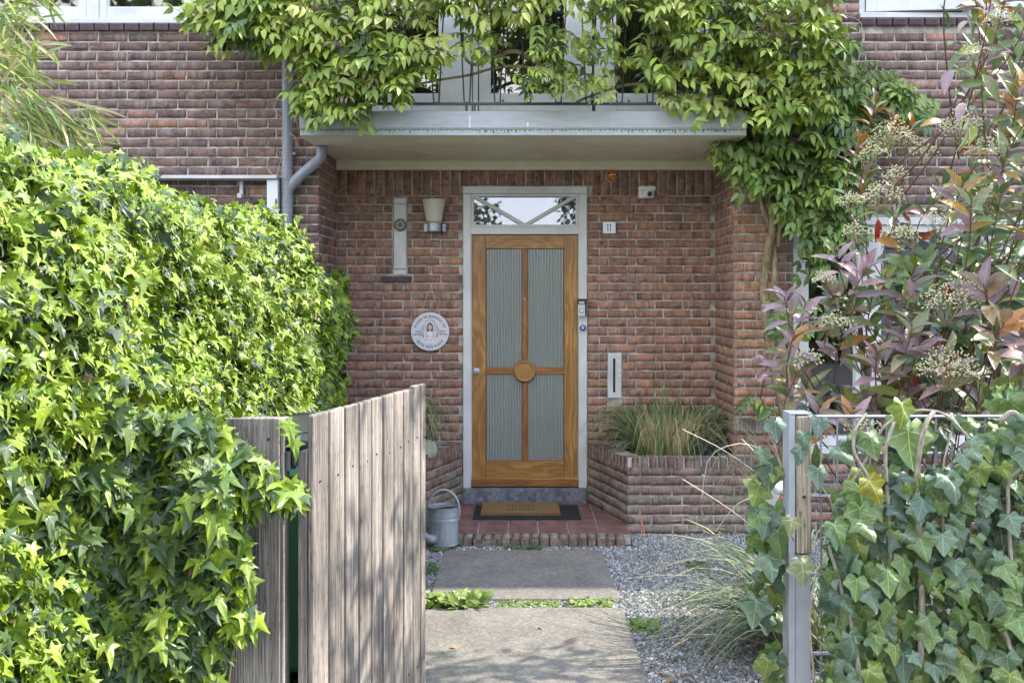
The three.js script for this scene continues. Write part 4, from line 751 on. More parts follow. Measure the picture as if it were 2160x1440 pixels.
{
  const t = thing('wheelie_bin', 'green wheelie bin with dark lid standing behind the gate post', 'bin', V(-0.85, 0, -4.65)), x0 = -1.13, x1 = -0.57, z0 = -4.98, z1 = -4.32;
  const taper = (g) => { const p = g.attributes.position; for (let i = 0; i < p.count; i++) { const k = lerp(0.8, 1, clamp(p.getY(i))); p.setX(i, (x0 + x1) / 2 + (p.getX(i) - (x0 + x1) / 2) * k); p.setZ(i, (z0 + z1) / 2 + (p.getZ(i) - (z0 + z1) / 2) * k); } g.computeVertexNormals(); return g; };
  const mg = std({ color: RGB(0.03, 0.11, 0.06), roughness: 0.45 }), ml = std({ color: RGB(0.14, 0.36, 0.22), roughness: 0.4 });
  add(t, 'body', taper(box(x0, x1, 0.05, 0.995, z0, z1, 0.035)), mg);
  add(t, 'rim', [box(x0 - 0.012, x1 + 0.012, 0.985, 1.045, z0 - 0.01, z1 + 0.02, 0.012), box(x0 - 0.004, x1 + 0.004, 0.93, 0.984, z0, z1 + 0.012, 0.012)], ml);
  const lid = box(x0 - 0.014, x1 + 0.014, 0, 0.055, -0.7, 0, 0.02); lid.rotateX(0.03).translate(0, 1.049, z1 + 0.03);
  add(t, 'lid', [lid, new THREE.CylinderGeometry(0.014, 0.014, 0.58, 12).rotateZ(Math.PI / 2).translate(-0.85, 1.12, z0 - 0.01), box(x0 + 0.06, x1 - 0.06, 1.1, 1.118, z0 + 0.08, z1 - 0.1, 0.008)], std({ color: RGB(0.05, 0.058, 0.065), roughness: 0.33 }));
  for (const x of [x0 + 0.03, x1 - 0.03]) add(t, 'wheel', new THREE.CylinderGeometry(0.1, 0.1, 0.045, 24).rotateZ(Math.PI / 2).translate(x, 0.1, z0 + 0.02), mBlack);
}
{
  const t = thing('fence_post', 'grey metal fence post with a weathered wooden strip at its top', 'fence post', V(0.845, 0, -3.03));
  const mAlu = std({ map: noiseMap([0.6, 0.62, 0.66], [0.72, 0.73, 0.76], 6, 181, 2, 4, 0.1), color: RGB(1.0, 0.99, 0.97), roughness: 0.5, metalness: 0.05 });
  add(t, 'profile', [box(0.81, 0.829, 0, 1.36, -3.075, -3.0, 0.002), box(0.8295, 0.877, 0, 0.938, -3.07, -3.004, 0.002), box(0.81, 0.878, 1.3605, 1.366, -3.076, -2.999, 0.002), box(0.8295, 0.877, 0.94, 1.36, -3.075, -3.03)], mAlu);
  add(t, 'wooden_strip', box(0.8305, 0.8765, 0.942, 1.357, -3.0295, -2.992, 0.006), std({ map: greyWoodMap, color: RGB(1.0, 0.95, 0.82), roughness: 0.9, bumpMap: greyWoodBump, bumpScale: 0.005 }));
  add(t, 'bolt', new THREE.CylinderGeometry(0.005, 0.005, 0.004, 10).rotateX(Math.PI / 2).translate(0.853, 1.115, -2.99), mDarkMetal);
}
{
  const t = thing('mesh_fence', 'grey wire mesh fence overgrown with ivy', 'fence', V(1.7, 0, -3.03)), mw = std({ color: RGB(0.32, 0.34, 0.39), roughness: 0.4, metalness: 0.4 });
  for (const y of [1.352, 1.11, 0.87, 0.63, 0.39, 0.15]) for (const z of [-3.022, -3.038]) add(t, 'rail', rod(V(0.878, y, z), V(2.7, y, z), y > 1.3 ? 0.0044 : 0.0036, 8), mw);
  const w = rod(V(0, 0.03, 0), V(0, 1.355, 0), 0.0032, 7);
  for (let k = 0; k < 36; k++) add(t, 'wire', w, mw, V(0.915 + k * 0.05, 0, -3.03));
}

// ---------------------------------------------------------------- leaves
function fan(outline, zf, fine) {                      // a leaf blade as a fan round the point where the veins meet
  const pts = [...outline, ...outline.slice(1, -1).reverse().map(([x, y]) => [-x, y])], P = [0, 0.08, zf(0, 0.08)], U = [], I = [], N = pts.length;
  // ribs along the lobes, the blade puffed up between them
  if (fine) for (const k of [0.35, 0.7]) pts.forEach(([x, y]) => { const X = x * k, Y = 0.08 + (y - 0.08) * k, lobe = Math.hypot(x, y - 0.08) > 0.44; P.push(X, Y, zf(X, Y) + (lobe ? -0.022 : 0.026)); });
  for (const [x, y] of pts) P.push(x, y, zf(x, y));
  const rings = fine ? 3 : 1;
  for (let i = 0; i < N; i++) { const j = (i + 1) % N; I.push(0, 1 + j, 1 + i); for (let q = 1; q < rings; q++) { const a = 1 + (q - 1) * N, b = a + N; I.push(a + i, a + j, b + j, a + i, b + j, b + i); } }
  for (let i = 0; i < P.length; i += 3) U.push((P[i] + 0.7) / 1.4, (P[i + 1] + 0.32) / 1.42);
  const g = new THREE.BufferGeometry(); g.setAttribute('position', new THREE.Float32BufferAttribute(P, 3)); g.setAttribute('uv', new THREE.Float32BufferAttribute(U, 2)); g.setIndex(I.flatMap((_, k) => (k % 3 ? [] : [I[k], I[k + 2], I[k + 1]])).map((x) => x));
  const idx = []; for (let k = 0; k < I.length; k += 3) idx.push(I[k], I[k + 2], I[k + 1]); g.setIndex(idx); g.computeVertexNormals();
  const nz = g.attributes.normal.getZ(0); if (nz < 0) { g.setIndex(I); g.computeVertexNormals(); }
  return g;
}
const BROAD = [[0, -0.02], [0.13, -0.19], [0.3, -0.24], [0.41, -0.12], [0.42, 0.02], [0.6, 0.18], [0.56, 0.3], [0.36, 0.42], [0.28, 0.56], [0.17, 0.8], [0, 1.0]];
const STAR = [[0, -0.02], [0.1, -0.13], [0.34, -0.28], [0.27, -0.06], [0.3, 0.02], [0.64, 0.24], [0.4, 0.25], [0.21, 0.33], [0.17, 0.52], [0.09, 0.8], [0, 1.05]];
const leafZ = (r) => { const d = 0.1 + r() * 0.28, c = (r() - 0.5) * 0.5, f = 0.15 + r() * 0.3, w = r() * 6, a = 0.05 + r() * 0.06; return (x, y) => -d * (y - 0.1) * (y - 0.1) - f * Math.abs(x) * 0.6 + c * x * y + a * Math.sin(w + x * 7 + y * 5); };
const variants = (outline, n, seed, fine) => { const r = rngOf(seed); return Array.from({ length: n }, () => fan(outline.map(([x, y], i) => [x * (0.9 + r() * 0.2), i === 0 ? y : y + (r() - 0.5) * 0.05]), leafZ(r), fine)); };
function veined(vein, base, spec) {               // vein pattern of a lobed leaf
  return canvasTex(256, 256, (c, w) => {
    c.fillStyle = base; c.fillRect(0, 0, w, w); const r = rngOf(9), X = (x) => (x + 0.7) / 1.4 * w, Y = (y) => w - (y + 0.32) / 1.42 * w;
    for (let i = 0; i < 500; i++) { c.fillStyle = r() < 0.5 ? 'rgba(255,255,255,0.05)' : 'rgba(0,0,0,0.05)'; c.beginPath(); c.arc(r() * w, r() * w, 2 + r() * 9, 0, 7); c.fill(); }
    c.strokeStyle = vein; c.lineCap = 'round';
    const line = (x, y, a, b, l) => { c.lineWidth = l; c.beginPath(); c.moveTo(X(x), Y(y)); c.lineTo(X(a), Y(b)); c.stroke(); };
    line(0, 0, 0, 0.98, 3.2 * spec);
    for (const s of [-1, 1]) { line(0, 0.05, s * 0.56, 0.22, 2.6 * spec); line(0, 0.03, s * 0.32, -0.2, 2.2 * spec); line(0, 0.3, s * 0.2, 0.5, 1.6 * spec); line(0, 0.5, s * 0.13, 0.68, 1.3 * spec); line(s * 0.22, 0.12, s * 0.3, 0.28, 1.2 * spec); line(s * 0.3, 0.14, s * 0.44, 0.12, 1.1 * spec); line(s * 0.15, -0.06, s * 0.28, -0.04, 1.1 * spec); }
  });
}
function oval(L, w0, curl, fold, seg = 4) {        // a lance-shaped leaf along y, folded along its midrib
  const P = [], U = [], I = [];
  for (let i = 0; i <= seg; i++) {
    const t = i / seg, w = w0 * Math.pow(Math.sin(Math.PI * Math.pow(clamp(t, 0.02, 0.985), 0.85)), 0.8), z = -curl * t * t * L;
    P.push(-w, t * L, z + fold * w, 0, t * L, z, w, t * L, z + fold * w); U.push(0.5 - w / w0 / 2, t, 0.5, t, 0.5 + w / w0 / 2, t);
    if (i) { const a = 3 * i - 3, b = 3 * i; I.push(a, a + 1, b + 1, a, b + 1, b, a + 1, a + 2, b + 2, a + 1, b + 2, b + 1); }
  }
  const g = new THREE.BufferGeometry(); g.setAttribute('position', new THREE.Float32BufferAttribute(P, 3)); g.setAttribute('uv', new THREE.Float32BufferAttribute(U, 2)); g.setIndex(I); g.computeVertexNormals(); return g;
}
const ovalMap = canvasTex(64, 256, (c, w, h) => {
  c.fillStyle = '#e2e2e2'; c.fillRect(0, 0, w, h); c.strokeStyle = '#ffffff'; c.lineWidth = 3; c.beginPath(); c.moveTo(w / 2, 0); c.lineTo(w / 2, h); c.stroke(); c.lineWidth = 1; c.strokeStyle = '#f4f4f4';
  for (let y = 0; y < h; y += 18) for (const s of [-1, 1]) { c.beginPath(); c.moveTo(w / 2, y + 20); c.lineTo(w / 2 + s * w / 2, y); c.stroke(); }
  const r = rngOf(3); for (let i = 0; i < 160; i++) { c.fillStyle = r() < 0.5 ? 'rgba(255,255,255,0.08)' : 'rgba(0,0,0,0.06)'; c.beginPath(); c.arc(r() * w, r() * h, 2 + r() * 7, 0, 7); c.fill(); }
});
const leafMat = (map, o = {}) => phy({ map, color: 0xffffff, side: THREE.DoubleSide, transmission: 0.34, thickness: 0, roughness: 0.62, clearcoat: 0.4, clearcoatRoughness: 0.32, ...o });
// collects leaves; the largest in the picture become leaves of their own, the others one mass
class Foliage {
  constructor(geos, mat) { this.geos = geos; this.mat = mat; this.list = []; }
  put(pos, tip, face, size, color, r, bonus = 1, wide = 1) {
    const [x, y, z] = basis(tip, face), gi = Math.floor(r() * this.geos.length), [px, py] = toPx(pos), inView = px > -10 && px < 2170 && py > -10 && py < 1450;
    const m = new THREE.Matrix4().makeBasis(x.multiplyScalar(size * wide), y.multiplyScalar(size), z.clone().multiplyScalar(size)).setPosition(pos);
    this.list.push({ gi, m, color, a: inView ? bonus * (size / -pos.z) * Math.max(0.15, Math.abs(z.z)) : 0 });
  }
  build(parent, single, massName = 'foliage', leafName = 'leaf') {
    const order = this.list.map((l, i) => i).sort((p, q) => this.list[q].a - this.list[p].a), own = new Set(order.slice(0, single)), mats = new Map();
    let nv = 0, ni = 0;
    this.list.forEach((l, i) => {
      if (own.has(i)) {
        const key = l.color.map((c) => Math.round(Math.sqrt(c) * 14)).join();
        if (!mats.has(key)) { const m = this.mat.clone(); m.color.setRGB(...l.color); mats.set(key, m); }
        const mesh = new THREE.Mesh(this.geos[l.gi], mats.get(key)); mesh.name = leafName;
        l.m.decompose(mesh.position, mesh.quaternion, mesh.scale); mesh.position.sub(origin.get(parent)); parent.add(mesh);
      } else { nv += this.geos[l.gi].attributes.position.count; ni += this.geos[l.gi].index.count; }
    });
    if (!nv) return;
    const P = new Float32Array(nv * 3), N = new Float32Array(nv * 3), U = new Float32Array(nv * 2), C = new Float32Array(nv * 3), I = new Uint32Array(ni), v = V(0, 0, 0), nm = new THREE.Matrix3();
    let o = 0, q = 0;
    this.list.forEach((l, i) => {
      if (own.has(i)) return;
      const g = this.geos[l.gi], p = g.attributes.position, n = g.attributes.normal, u = g.attributes.uv, ix = g.index; nm.getNormalMatrix(l.m);
      for (let k = 0; k < ix.count; k++) I[q++] = ix.getX(k) + o;
      for (let k = 0; k < p.count; k++, o++) { v.fromBufferAttribute(p, k).applyMatrix4(l.m).toArray(P, o * 3); v.fromBufferAttribute(n, k).applyMatrix3(nm).normalize().toArray(N, o * 3); U[2 * o] = u.getX(k); U[2 * o + 1] = u.getY(k); C[3 * o] = l.color[0]; C[3 * o + 1] = l.color[1]; C[3 * o + 2] = l.color[2]; }
    });
    const g = new THREE.BufferGeometry(); g.setAttribute('position', new THREE.BufferAttribute(P, 3)); g.setAttribute('normal', new THREE.BufferAttribute(N, 3)); g.setAttribute('uv', new THREE.BufferAttribute(U, 2)); g.setAttribute('color', new THREE.BufferAttribute(C, 3)); g.setIndex(new THREE.BufferAttribute(I, 1));
    const m = this.mat.clone(); m.vertexColors = true; m.color.setRGB(1, 1, 1);
    add(parent, massName, g, m).userData.kind = 'stuff';
  }
}
const pick = (r, list) => { let t = r() * list.reduce((s, [w]) => s + w, 0); for (const [w, c] of list) { t -= w; if (t <= 0) { const k = 0.82 + r() * 0.36; return c.map((x) => x * k); } } return list[0][1]; };

// ---------------------------------------------------------------- ivy hedge at the left
{
  const r = rngOf(81), t = thing('ivy_hedge', 'tall hedge of bright green ivy along the left side of the garden', 'ivy hedge', V(-1.5, 0, -4.2));
  const F = new Foliage(variants(STAR, 7, 5), leafMat(veined('#ffffff', '#dcdcdc', 0.8), { roughness: 0.6, clearcoat: 0.3, clearcoatRoughness: 0.22, transmission: 0.3 }));
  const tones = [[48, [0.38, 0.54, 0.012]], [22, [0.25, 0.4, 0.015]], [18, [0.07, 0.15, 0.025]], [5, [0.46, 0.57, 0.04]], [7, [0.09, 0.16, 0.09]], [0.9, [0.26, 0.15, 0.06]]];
  const topY = (z) => z < 5.6 ? 2.1 - 0.12 * sstep(3.0, 2.0, z) * 0 : 2.1 - 0.62 * Math.pow(clamp((z - 5.6) / 1.5), 1.5);
  const lump = (a, b) => (fbm(a * 0.13 + 0.5, b * 0.17 + 0.3, 9, 9, 3, 7) - 0.5) * 0.3;
  const R = 0.2, x0 = -1.235;
  const surf = (z, s) => {                          // profile across the hedge: up the face, round the shoulder, over the top
    const T = topY(z), a = T - R, b = a + R * Math.PI / 2;
    if (s < a) return [V(x0, s, -z), V(1, 0.1, 0)];
    if (s < b) { const q = (s - a) / R; return [V(x0 - R + R * Math.cos(q), a + R * Math.sin(q), -z), V(Math.cos(q), Math.sin(q) + 0.1, 0)]; }
    return [V(x0 - R - (s - b), T, -z), V(0.1, 1, 0)];
  };
  for (let i = 0; i < 68000; i++) {
    const z = lerp(1.75, 7.1, r()), [p, n] = surf(z, r() * 2.75), d = lump(z * 2, p.y * 2.4 + p.x * 2) + (r() * r()) * 0.11 - 0.03 - 0.06 * sstep(0.44, 0.34, fbm(z * 0.31, (p.y + p.x) * 0.31, 9, 9, 3, 44));
    if (p.y < 1.0 && z > 3.4 && r() < 0.55) continue;
    if (z > 6.75) n.z -= (z - 6.75) * 2.5;
    p.addScaledVector(n.clone().normalize(), d); if (z > 6.6) p.x -= (z - 6.6) * 0.06;
    const tip = V(n.x * 0.5, -0.75, 0.15).add(rv(r, 0.75)), face = n.clone().multiplyScalar(0.75).add(V(0.1, 0.4, 0.25)).add(rv(r, 0.85));
    F.put(p, tip, face, (0.027 + r() * 0.024) * (r() < 0.12 ? 1.45 : 1), pick(r, tones), r, d > 0.02 ? 1 : 0.4);
  }
  for (let i = 0; i < 700; i++) { const y = r() * 1.9, p = V(lerp(-1.9, -1.24, r()), y, -7.08 - (r() - 0.5) * 0.14); F.put(p, V(0.3, -0.8, -0.3).add(rv(r, 0.6)), V(0.3, 0.3, -1).add(rv(r, 0.6)), 0.055 + r() * 0.03, pick(r, tones), r, 0.2); }
  // the low wing in front of the fence, running up to the gate post
  const wing = [[-60, 800], [300, 868], [455, 878], [482, 915], [520, 945], [570, 975], [600, 1010], [640, 1022], [645, 1050], [600, 1070], [550, 1050], [512, 1100], [520, 1160], [530, 1215], [505, 1260], [545, 1290], [540, 1330], [480, 1345], [455, 1450], [-60, 1450]];
  const spots = [];
  for (let tries = 0; spots.length < 7600 && tries < 60000; tries++) {
    const px = lerp(-60, 665, r()), py = lerp(800, 1500, r()); if (!inPoly(px, Math.min(py, 1445), wing)) continue;
    const edge = px > 470, d = edge ? 2.9 - r() * 0.06 : 2.78 + (fbm(px / 900, py / 900, 8, 8, 3, 3) - 0.5) * 0.3 + r() * 0.2 + sstep(300, 60, px) * -0.18;
    if (edge && r() < 0.6) continue;
    spots.push([at(px, py, d), edge]);
  }
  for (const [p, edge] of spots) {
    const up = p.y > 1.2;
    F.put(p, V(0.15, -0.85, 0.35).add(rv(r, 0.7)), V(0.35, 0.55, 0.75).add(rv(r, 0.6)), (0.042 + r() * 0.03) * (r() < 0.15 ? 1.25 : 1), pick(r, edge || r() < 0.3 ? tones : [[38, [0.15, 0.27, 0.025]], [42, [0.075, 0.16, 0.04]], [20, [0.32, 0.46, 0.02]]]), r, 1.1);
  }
  for (const [px, py, d] of [[612, 905, 2.97], [622, 930, 2.98], [606, 890, 2.97]]) F.put(at(px, py, d), V(0.2, -1, 0.2), V(0.5, 0.2, 0.8), 0.06, [0.36, 0.5, 0.03], r, 2);
  F.build(t, 300);
  // twigs and shade inside
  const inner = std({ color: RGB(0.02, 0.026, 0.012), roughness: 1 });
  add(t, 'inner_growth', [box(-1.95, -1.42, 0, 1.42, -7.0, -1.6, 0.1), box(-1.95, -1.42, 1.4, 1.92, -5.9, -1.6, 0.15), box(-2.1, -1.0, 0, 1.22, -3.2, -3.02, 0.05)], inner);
  const st = []; for (let i = 0; i < 26; i++) { const px = lerp(60, 500, r()); st.push(tube([at(px, 1460, 2.9), at(px + (r() - 0.5) * 60, 1250, 2.86), at(px + (r() - 0.5) * 120, 960 + r() * 100, 2.88)], 0.006, 0.003, 5, 8)); }
  add(t, 'stem', st, mTwig).userData.kind = 'stuff';
}
// ---------------------------------------------------------------- ivy on the mesh fence at the right
{
  const r = rngOf(91), t = thing('fence_ivy', 'dark green large-leaved ivy climbing over the wire fence at right', 'ivy', V(1.5, 0, -2.95));
  const F = new Foliage(variants(BROAD, 9, 6, true), leafMat(veined('#ffffff', '#a2a79f', 1.1), { roughness: 0.6, clearcoat: 0.6, clearcoatRoughness: 0.4, transmission: 0.28 }));
  const tones = [[36, [0.35, 0.52, 0.3]], [38, [0.38, 0.57, 0.16]], [12, [0.5, 0.64, 0.12]], [12, [0.15, 0.27, 0.16]], [1, [0.85, 0.75, 0.08]], [0.7, [0.55, 0.3, 0.15]]];
  const dense = [[1745, 1200], [1765, 1060], [1800, 1000], [1880, 1010], [1990, 985], [2060, 930], [2220, 850], [2400, 800], [2400, 1460], [1740, 1460]], sparse = [[1765, 895], [1990, 865], [2120, 800], [2400, 770], [2400, 1100], [1765, 1060]], side = [[1600, 960], [1640, 940], [1650, 1450], [1630, 1450], [1585, 1220]];
  const go = (poly, n, d0, d1, s0, s1, bonus) => { let k = 0; for (let i = 0; i < n * 30 && k < n; i++) { const px = lerp(1590, 2400, r()), py = lerp(770, 1450, r()); if (!inPoly(px, py, poly)) continue; k++; F.put(at(px, py, lerp(d0, d1, r())), V(0.1, -1, 0.2).add(rv(r, 0.6)), V(-0.1, 0.3, 1).add(rv(r, 0.55)), lerp(s0, s1, Math.pow(r(), 1.3)), pick(r, tones), r, bonus); } };
  go(dense, 620, 2.9, 3.06, 0.036, 0.075, 0.5); go(dense, 500, 2.79, 2.9, 0.036, 0.084, 1); go(sparse, 95, 2.85, 3.0, 0.04, 0.085, 1); go(side, 44, 2.98, 3.12, 0.05, 0.09, 0.9);
  for (const [px, py, s, c] of [[1905, 850, 0.075, [0.6, 0.75, 0.1]], [1915, 905, 0.12, [0.5, 0.7, 0.2]], [1835, 920, 0.075, [0.45, 0.65, 0.25]], [1695, 915, 0.05, [0.3, 0.45, 0.3]], [1730, 885, 0.055, [0.35, 0.5, 0.38]], [1690, 945, 0.05, [0.35, 0.5, 0.38]], [1725, 990, 0.06, [0.4, 0.55, 0.4]], [1880, 1300, 0.07, [0.95, 0.78, 0.05]], [1815, 1030, 0.12, [0.4, 0.6, 0.2]], [1672, 1095, 0.05, [0.8, 0.8, 0.4]], [1690, 1185, 0.075, [0.75, 0.8, 0.42]], [1635, 890, 0.06, [0.35, 0.5, 0.42]], [1610, 950, 0.045, [0.3, 0.45, 0.25]]]) F.put(at(px, py, 2.85), V((r() - 0.5) * 0.6, -1, 0.2), V(-0.1, 0.3, 1).add(rv(r, 0.25)), s, c, r, 3);
  F.build(t, 300);
  const mv = std({ map: noiseMap([0.5, 0.46, 0.4], [0.82, 0.79, 0.74], 14, 191, [10, 3], 4, 0.5), color: RGB(0.8, 0.78, 0.74), roughness: 0.9 });
  const stem = (a, r0, r1) => add(t, 'stem', tube(a.map(([x, y, d]) => at(x + (r() - 0.5) * 8, y, d)), r0 * 0.72, r1 * 0.7, 7), mv);
  stem([[1820, 1460, 2.84], [1800, 1340, 2.835], [1770, 1230, 2.83], [1745, 1150, 2.835]], 0.011, 0.006);
  stem([[1940, 1460, 2.845], [1945, 1200, 2.85], [1935, 1000, 2.845], [1955, 890, 2.845], [1975, 868, 2.87]], 0.013, 0.01);
  stem([[1880, 1240, 2.845], [1875, 1080, 2.84], [1872, 940, 2.84], [1885, 890, 2.85]], 0.009, 0.007);
  stem([[1860, 1110, 2.845], [1835, 1010, 2.84], [1800, 950, 2.835], [1810, 900, 2.845], [1830, 872, 2.87]], 0.009, 0.006);
  stem([[1720, 1440, 2.835], [1712, 1300, 2.83], [1722, 1210, 2.835]], 0.005, 0.004);
  stem([[1780, 1050, 2.88], [1830, 970, 2.87], [1865, 900, 2.87], [1920, 868, 2.88], [1990, 872, 2.87], [2040, 920, 2.85]], 0.007, 0.005);
  stem([[1995, 1140, 2.845], [1990, 1000, 2.84], [2010, 910, 2.84]], 0.006, 0.004);
  stem([[2140, 1300, 2.835], [2125, 1080, 2.83], [2135, 1010, 2.83], [2162, 980, 2.83]], 0.009, 0.007);
  stem([[2105, 1240, 2.84], [2120, 1330, 2.83], [2150, 1400, 2.83]], 0.009, 0.009);
  stem([[2110, 890, 2.845], [2140, 870, 2.84], [2170, 900, 2.835]], 0.012, 0.01);
  for (let k = 0; k < 14; k++) { const x = lerp(1750, 2160, r()), y = lerp(1000, 1400, r()); stem([[x, y + 90, 2.95], [x + (r() - 0.5) * 50, y, 2.9], [x + (r() - 0.5) * 130, y - 90, 2.93]], 0.0035, 0.002); }
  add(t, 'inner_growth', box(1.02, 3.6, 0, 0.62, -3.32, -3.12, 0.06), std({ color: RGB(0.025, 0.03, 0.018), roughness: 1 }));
}
// ---------------------------------------------------------------- bronze-leaved shrub behind the fence
{
  const r = rngOf(101), t = thing('bronze_shrub', 'tall evergreen shrub with purple bronze young leaves and cream flower heads', 'shrub', V(1.85, 0, -4.4));
  const geos = Array.from({ length: 6 }, () => oval(1, 0.17 + r() * 0.05, 0.1 + r() * 0.3, 0.25 + r() * 0.4, 5));
  const F = new Foliage(geos, leafMat(ovalMap, { roughness: 0.5, clearcoat: 0.55, clearcoatRoughness: 0.28, transmission: 0.45 }));
  const bronze = [[58, [0.52, 0.33, 0.37]], [16, [0.42, 0.32, 0.16]], [14, [0.62, 0.28, 0.06]], [14, [0.28, 0.31, 0.1]]], green = [[50, [0.2, 0.32, 0.085]], [16, [0.11, 0.22, 0.1]], [22, [0.36, 0.45, 0.06]], [10, [0.26, 0.17, 0.14]], [3, [0.5, 0.1, 0.03]]], orange = [[40, [0.55, 0.22, 0.04]], [30, [0.34, 0.2, 0.18]], [20, [0.3, 0.28, 0.06]]];
  const stems = [], mStem = std({ color: RGB(0.14, 0.07, 0.045), roughness: 0.7 }), tips = [];
  const shoot = (p, dir, n, L, tone, reach = 0.16) => {
    const d = dir.clone().normalize(), side = V(0, 0, 0).crossVectors(d, Math.abs(d.y) > 0.9 ? V(1, 0, 0) : UP).normalize(), oth = V(0, 0, 0).crossVectors(d, side);
    for (let k = 0; k < n; k++) {
      const a = k * 2.4 + r(), q = k / n, back = q * reach, open = 0.45 + q * 0.85 + (r() - 0.5) * 0.3, rad = side.clone().multiplyScalar(Math.cos(a)).addScaledVector(oth, Math.sin(a)), tip = d.clone().multiplyScalar(Math.cos(open)).addScaledVector(rad, Math.sin(open)).add(V(0, -0.12 * q, 0)), face = d.clone().multiplyScalar(Math.sin(open) + 0.25).addScaledVector(rad, -Math.cos(open) * 0.6).add(rv(r, 0.25));
      F.put(p.clone().addScaledVector(d, -back).addScaledVector(rad, 0.006), tip, face, L * (0.85 + r() * 0.4) * (k < 3 ? 0.8 : 1), pick(r, tone), r, 1.1);
    }
    const root = V(lerp(1.6, 2.1, r()), Math.max(0.15, p.y - 0.75 - r() * 0.3), -4.45 + (r() - 0.5) * 0.5), mid = p.clone().addScaledVector(d, -reach - 0.1);
    const far = V(lerp(mid.x, root.x, 0.45), lerp(mid.y, root.y, 0.6), lerp(mid.z, root.z, 0.5));
    stems.push(tube([p, mid, far, root], 0.0024, 0.0045, 5, 10)); tips.push([mid, far]);
    for (let k = 0; k < 4; k++) { const q = k / 4 + r() * 0.15, m = V(lerp(mid.x, far.x, q), lerp(mid.y, far.y, q), lerp(mid.z, far.z, q)); F.put(m, V(r() - 0.5, r() * 0.5 - 0.1, r() - 0.35), V(0, 0.7, 0.6).add(rv(r, 0.5)), L * (0.85 + r() * 0.35), pick(r, r() < 0.3 ? tone : green), r, 0.9); }
  };
  const zone = (n, x0, x1, y0, y1, d0, d1, k, L, tone) => { for (let i = 0; i < n; i++) { const p = at(lerp(x0, x1, (i + r()) / n), lerp(y0, y1, r()), lerp(d0, d1, r())); shoot(p, V((p.x - 1.85) * 0.5 + (r() - 0.5) * 0.8, 0.85, 0.35 + (r() - 0.3) * 0.5), k + Math.floor(r() * 4), L, tone); } };
  for (const [x, y, d, L] of [[2075, 600, 3.75, 0.135], [1925, 690, 3.8, 0.125], [1655, 625, 4.0, 0.11], [1830, 560, 4.0, 0.11], [1795, 870, 3.7, 0.12], [1680, 790, 4.0, 0.1], [1700, 640, 4.1, 0.1], [1990, 760, 3.8, 0.115], [2120, 680, 3.7, 0.125], [1760, 520, 4.1, 0.1], [1850, 740, 3.9, 0.1], [1730, 860, 3.8, 0.1], [1640, 730, 4.1, 0.09]]) shoot(at(x, y, d), V((r() - 0.6) * 0.7, 0.8, 0.45), 10, L, bronze);
  zone(10, 1640, 2230, 560, 850, 3.8, 4.5, 8, 0.115, bronze);
  zone(15, 1700, 2230, 580, 880, 3.9, 4.4, 8, 0.12, green);
  zone(9, 1850, 2230, 480, 600, 4.0, 4.7, 8, 0.11, green);
  for (const [x, y] of [[1850, 215], [1885, 250], [1830, 370], [1925, 260], [1815, 300]]) shoot(at(x, y, 4.6), V((r() - 0.5) * 0.6, 0.9, 0.2), 9, 0.085, orange, 0.12);
  for (const [x, y] of [[1990, 390], [1900, 440], [2040, 410]]) shoot(at(x, y, 4.4), V((r() - 0.5) * 0.9, 0.8, 0.2), 8, 0.1, green);
  zone(12, 2030, 2260, -160, 200, 3.6, 4.1, 9, 0.115, [[30, [0.4, 0.27, 0.3]], [36, [0.66, 0.34, 0.04]], [36, [0.26, 0.34, 0.08]]]);
  zone(13, 2030, 2260, 180, 470, 3.6, 4.2, 9, 0.11, [[24, [0.4, 0.27, 0.3]], [24, [0.66, 0.38, 0.04]], [52, [0.24, 0.35, 0.07]]]);
  for (let i = 0; i < 150; i++) { const px = lerp(1690, 2300, Math.pow(r(), 0.8)), lo = px > 2000 ? -80 : px > 1800 ? 480 : 580, p = at(px, lerp(lo, 900, Math.pow(r(), 0.75)), lerp(3.8, 4.5, r())); F.put(p, V(r() - 0.5, (r() - 0.6), (r() - 0.4)).multiplyScalar(1.5).add(V(0, -0.2, 0.2)), V(-0.1, 0.6, 0.7).add(rv(r, 0.7)), 0.08 + r() * 0.05, pick(r, r() < 0.25 ? bronze : green), r, 0.7); }
  for (let i = 0; i < 140; i++) F.put(at(lerp(1850, 2180, r()), lerp(520, 900, r()), lerp(4.2, 4.6, r())), V(r() - 0.5, r() - 0.6, r() - 0.4).multiplyScalar(1.5), V(-0.1, 0.6, 0.7).add(rv(r, 0.7)), 0.09 + r() * 0.04, pick(r, green), r, 0.3);
  const clumps = Array.from({ length: 34 }, () => { const a = r() * 6.283, q = Math.pow(r(), 0.5); return V(2.95 + Math.cos(a) * q * 0.75, 3.45 + (r() - 0.5) * 2.1, -4.3 + Math.sin(a) * q * 1.05); });
  for (let k = 0; k < 9; k++) clumps.push(V(2.4 + r() * 0.9, 2.3 + r() * 0.8, -4.75 - r() * 0.5));
  for (let i = 0; i < 740; i++) F.put(clumps[i % 43].clone().add(rv(r, 0.15)), V(r() - 0.5, r() - 0.75, r() - 0.5), V(0, 0.6, 0.5).add(rv(r, 0.8)), 0.1 + r() * 0.05, pick(r, green), r, 0.1);
  for (let k = 0; k < 9; k++) stems.push(tube([V(2.1 + r() * 0.3, 0.2, -4.4), V(2.4 + r() * 0.4, 1.8, -4.4 + (r() - 0.5) * 0.4), V(2.6 + r() * 0.8, 3.0 + r() * 1.0, -4.3 + (r() - 0.5) * 1.2)], 0.012, 0.004, 6));
  // red hanging leaf
  F.put(at(1852, 462, 4.35), V(0.03, -1, 0.1), V(0.1, 0, 1), 0.1, [0.55, 0.03, 0.012], r, 4, 0.9);
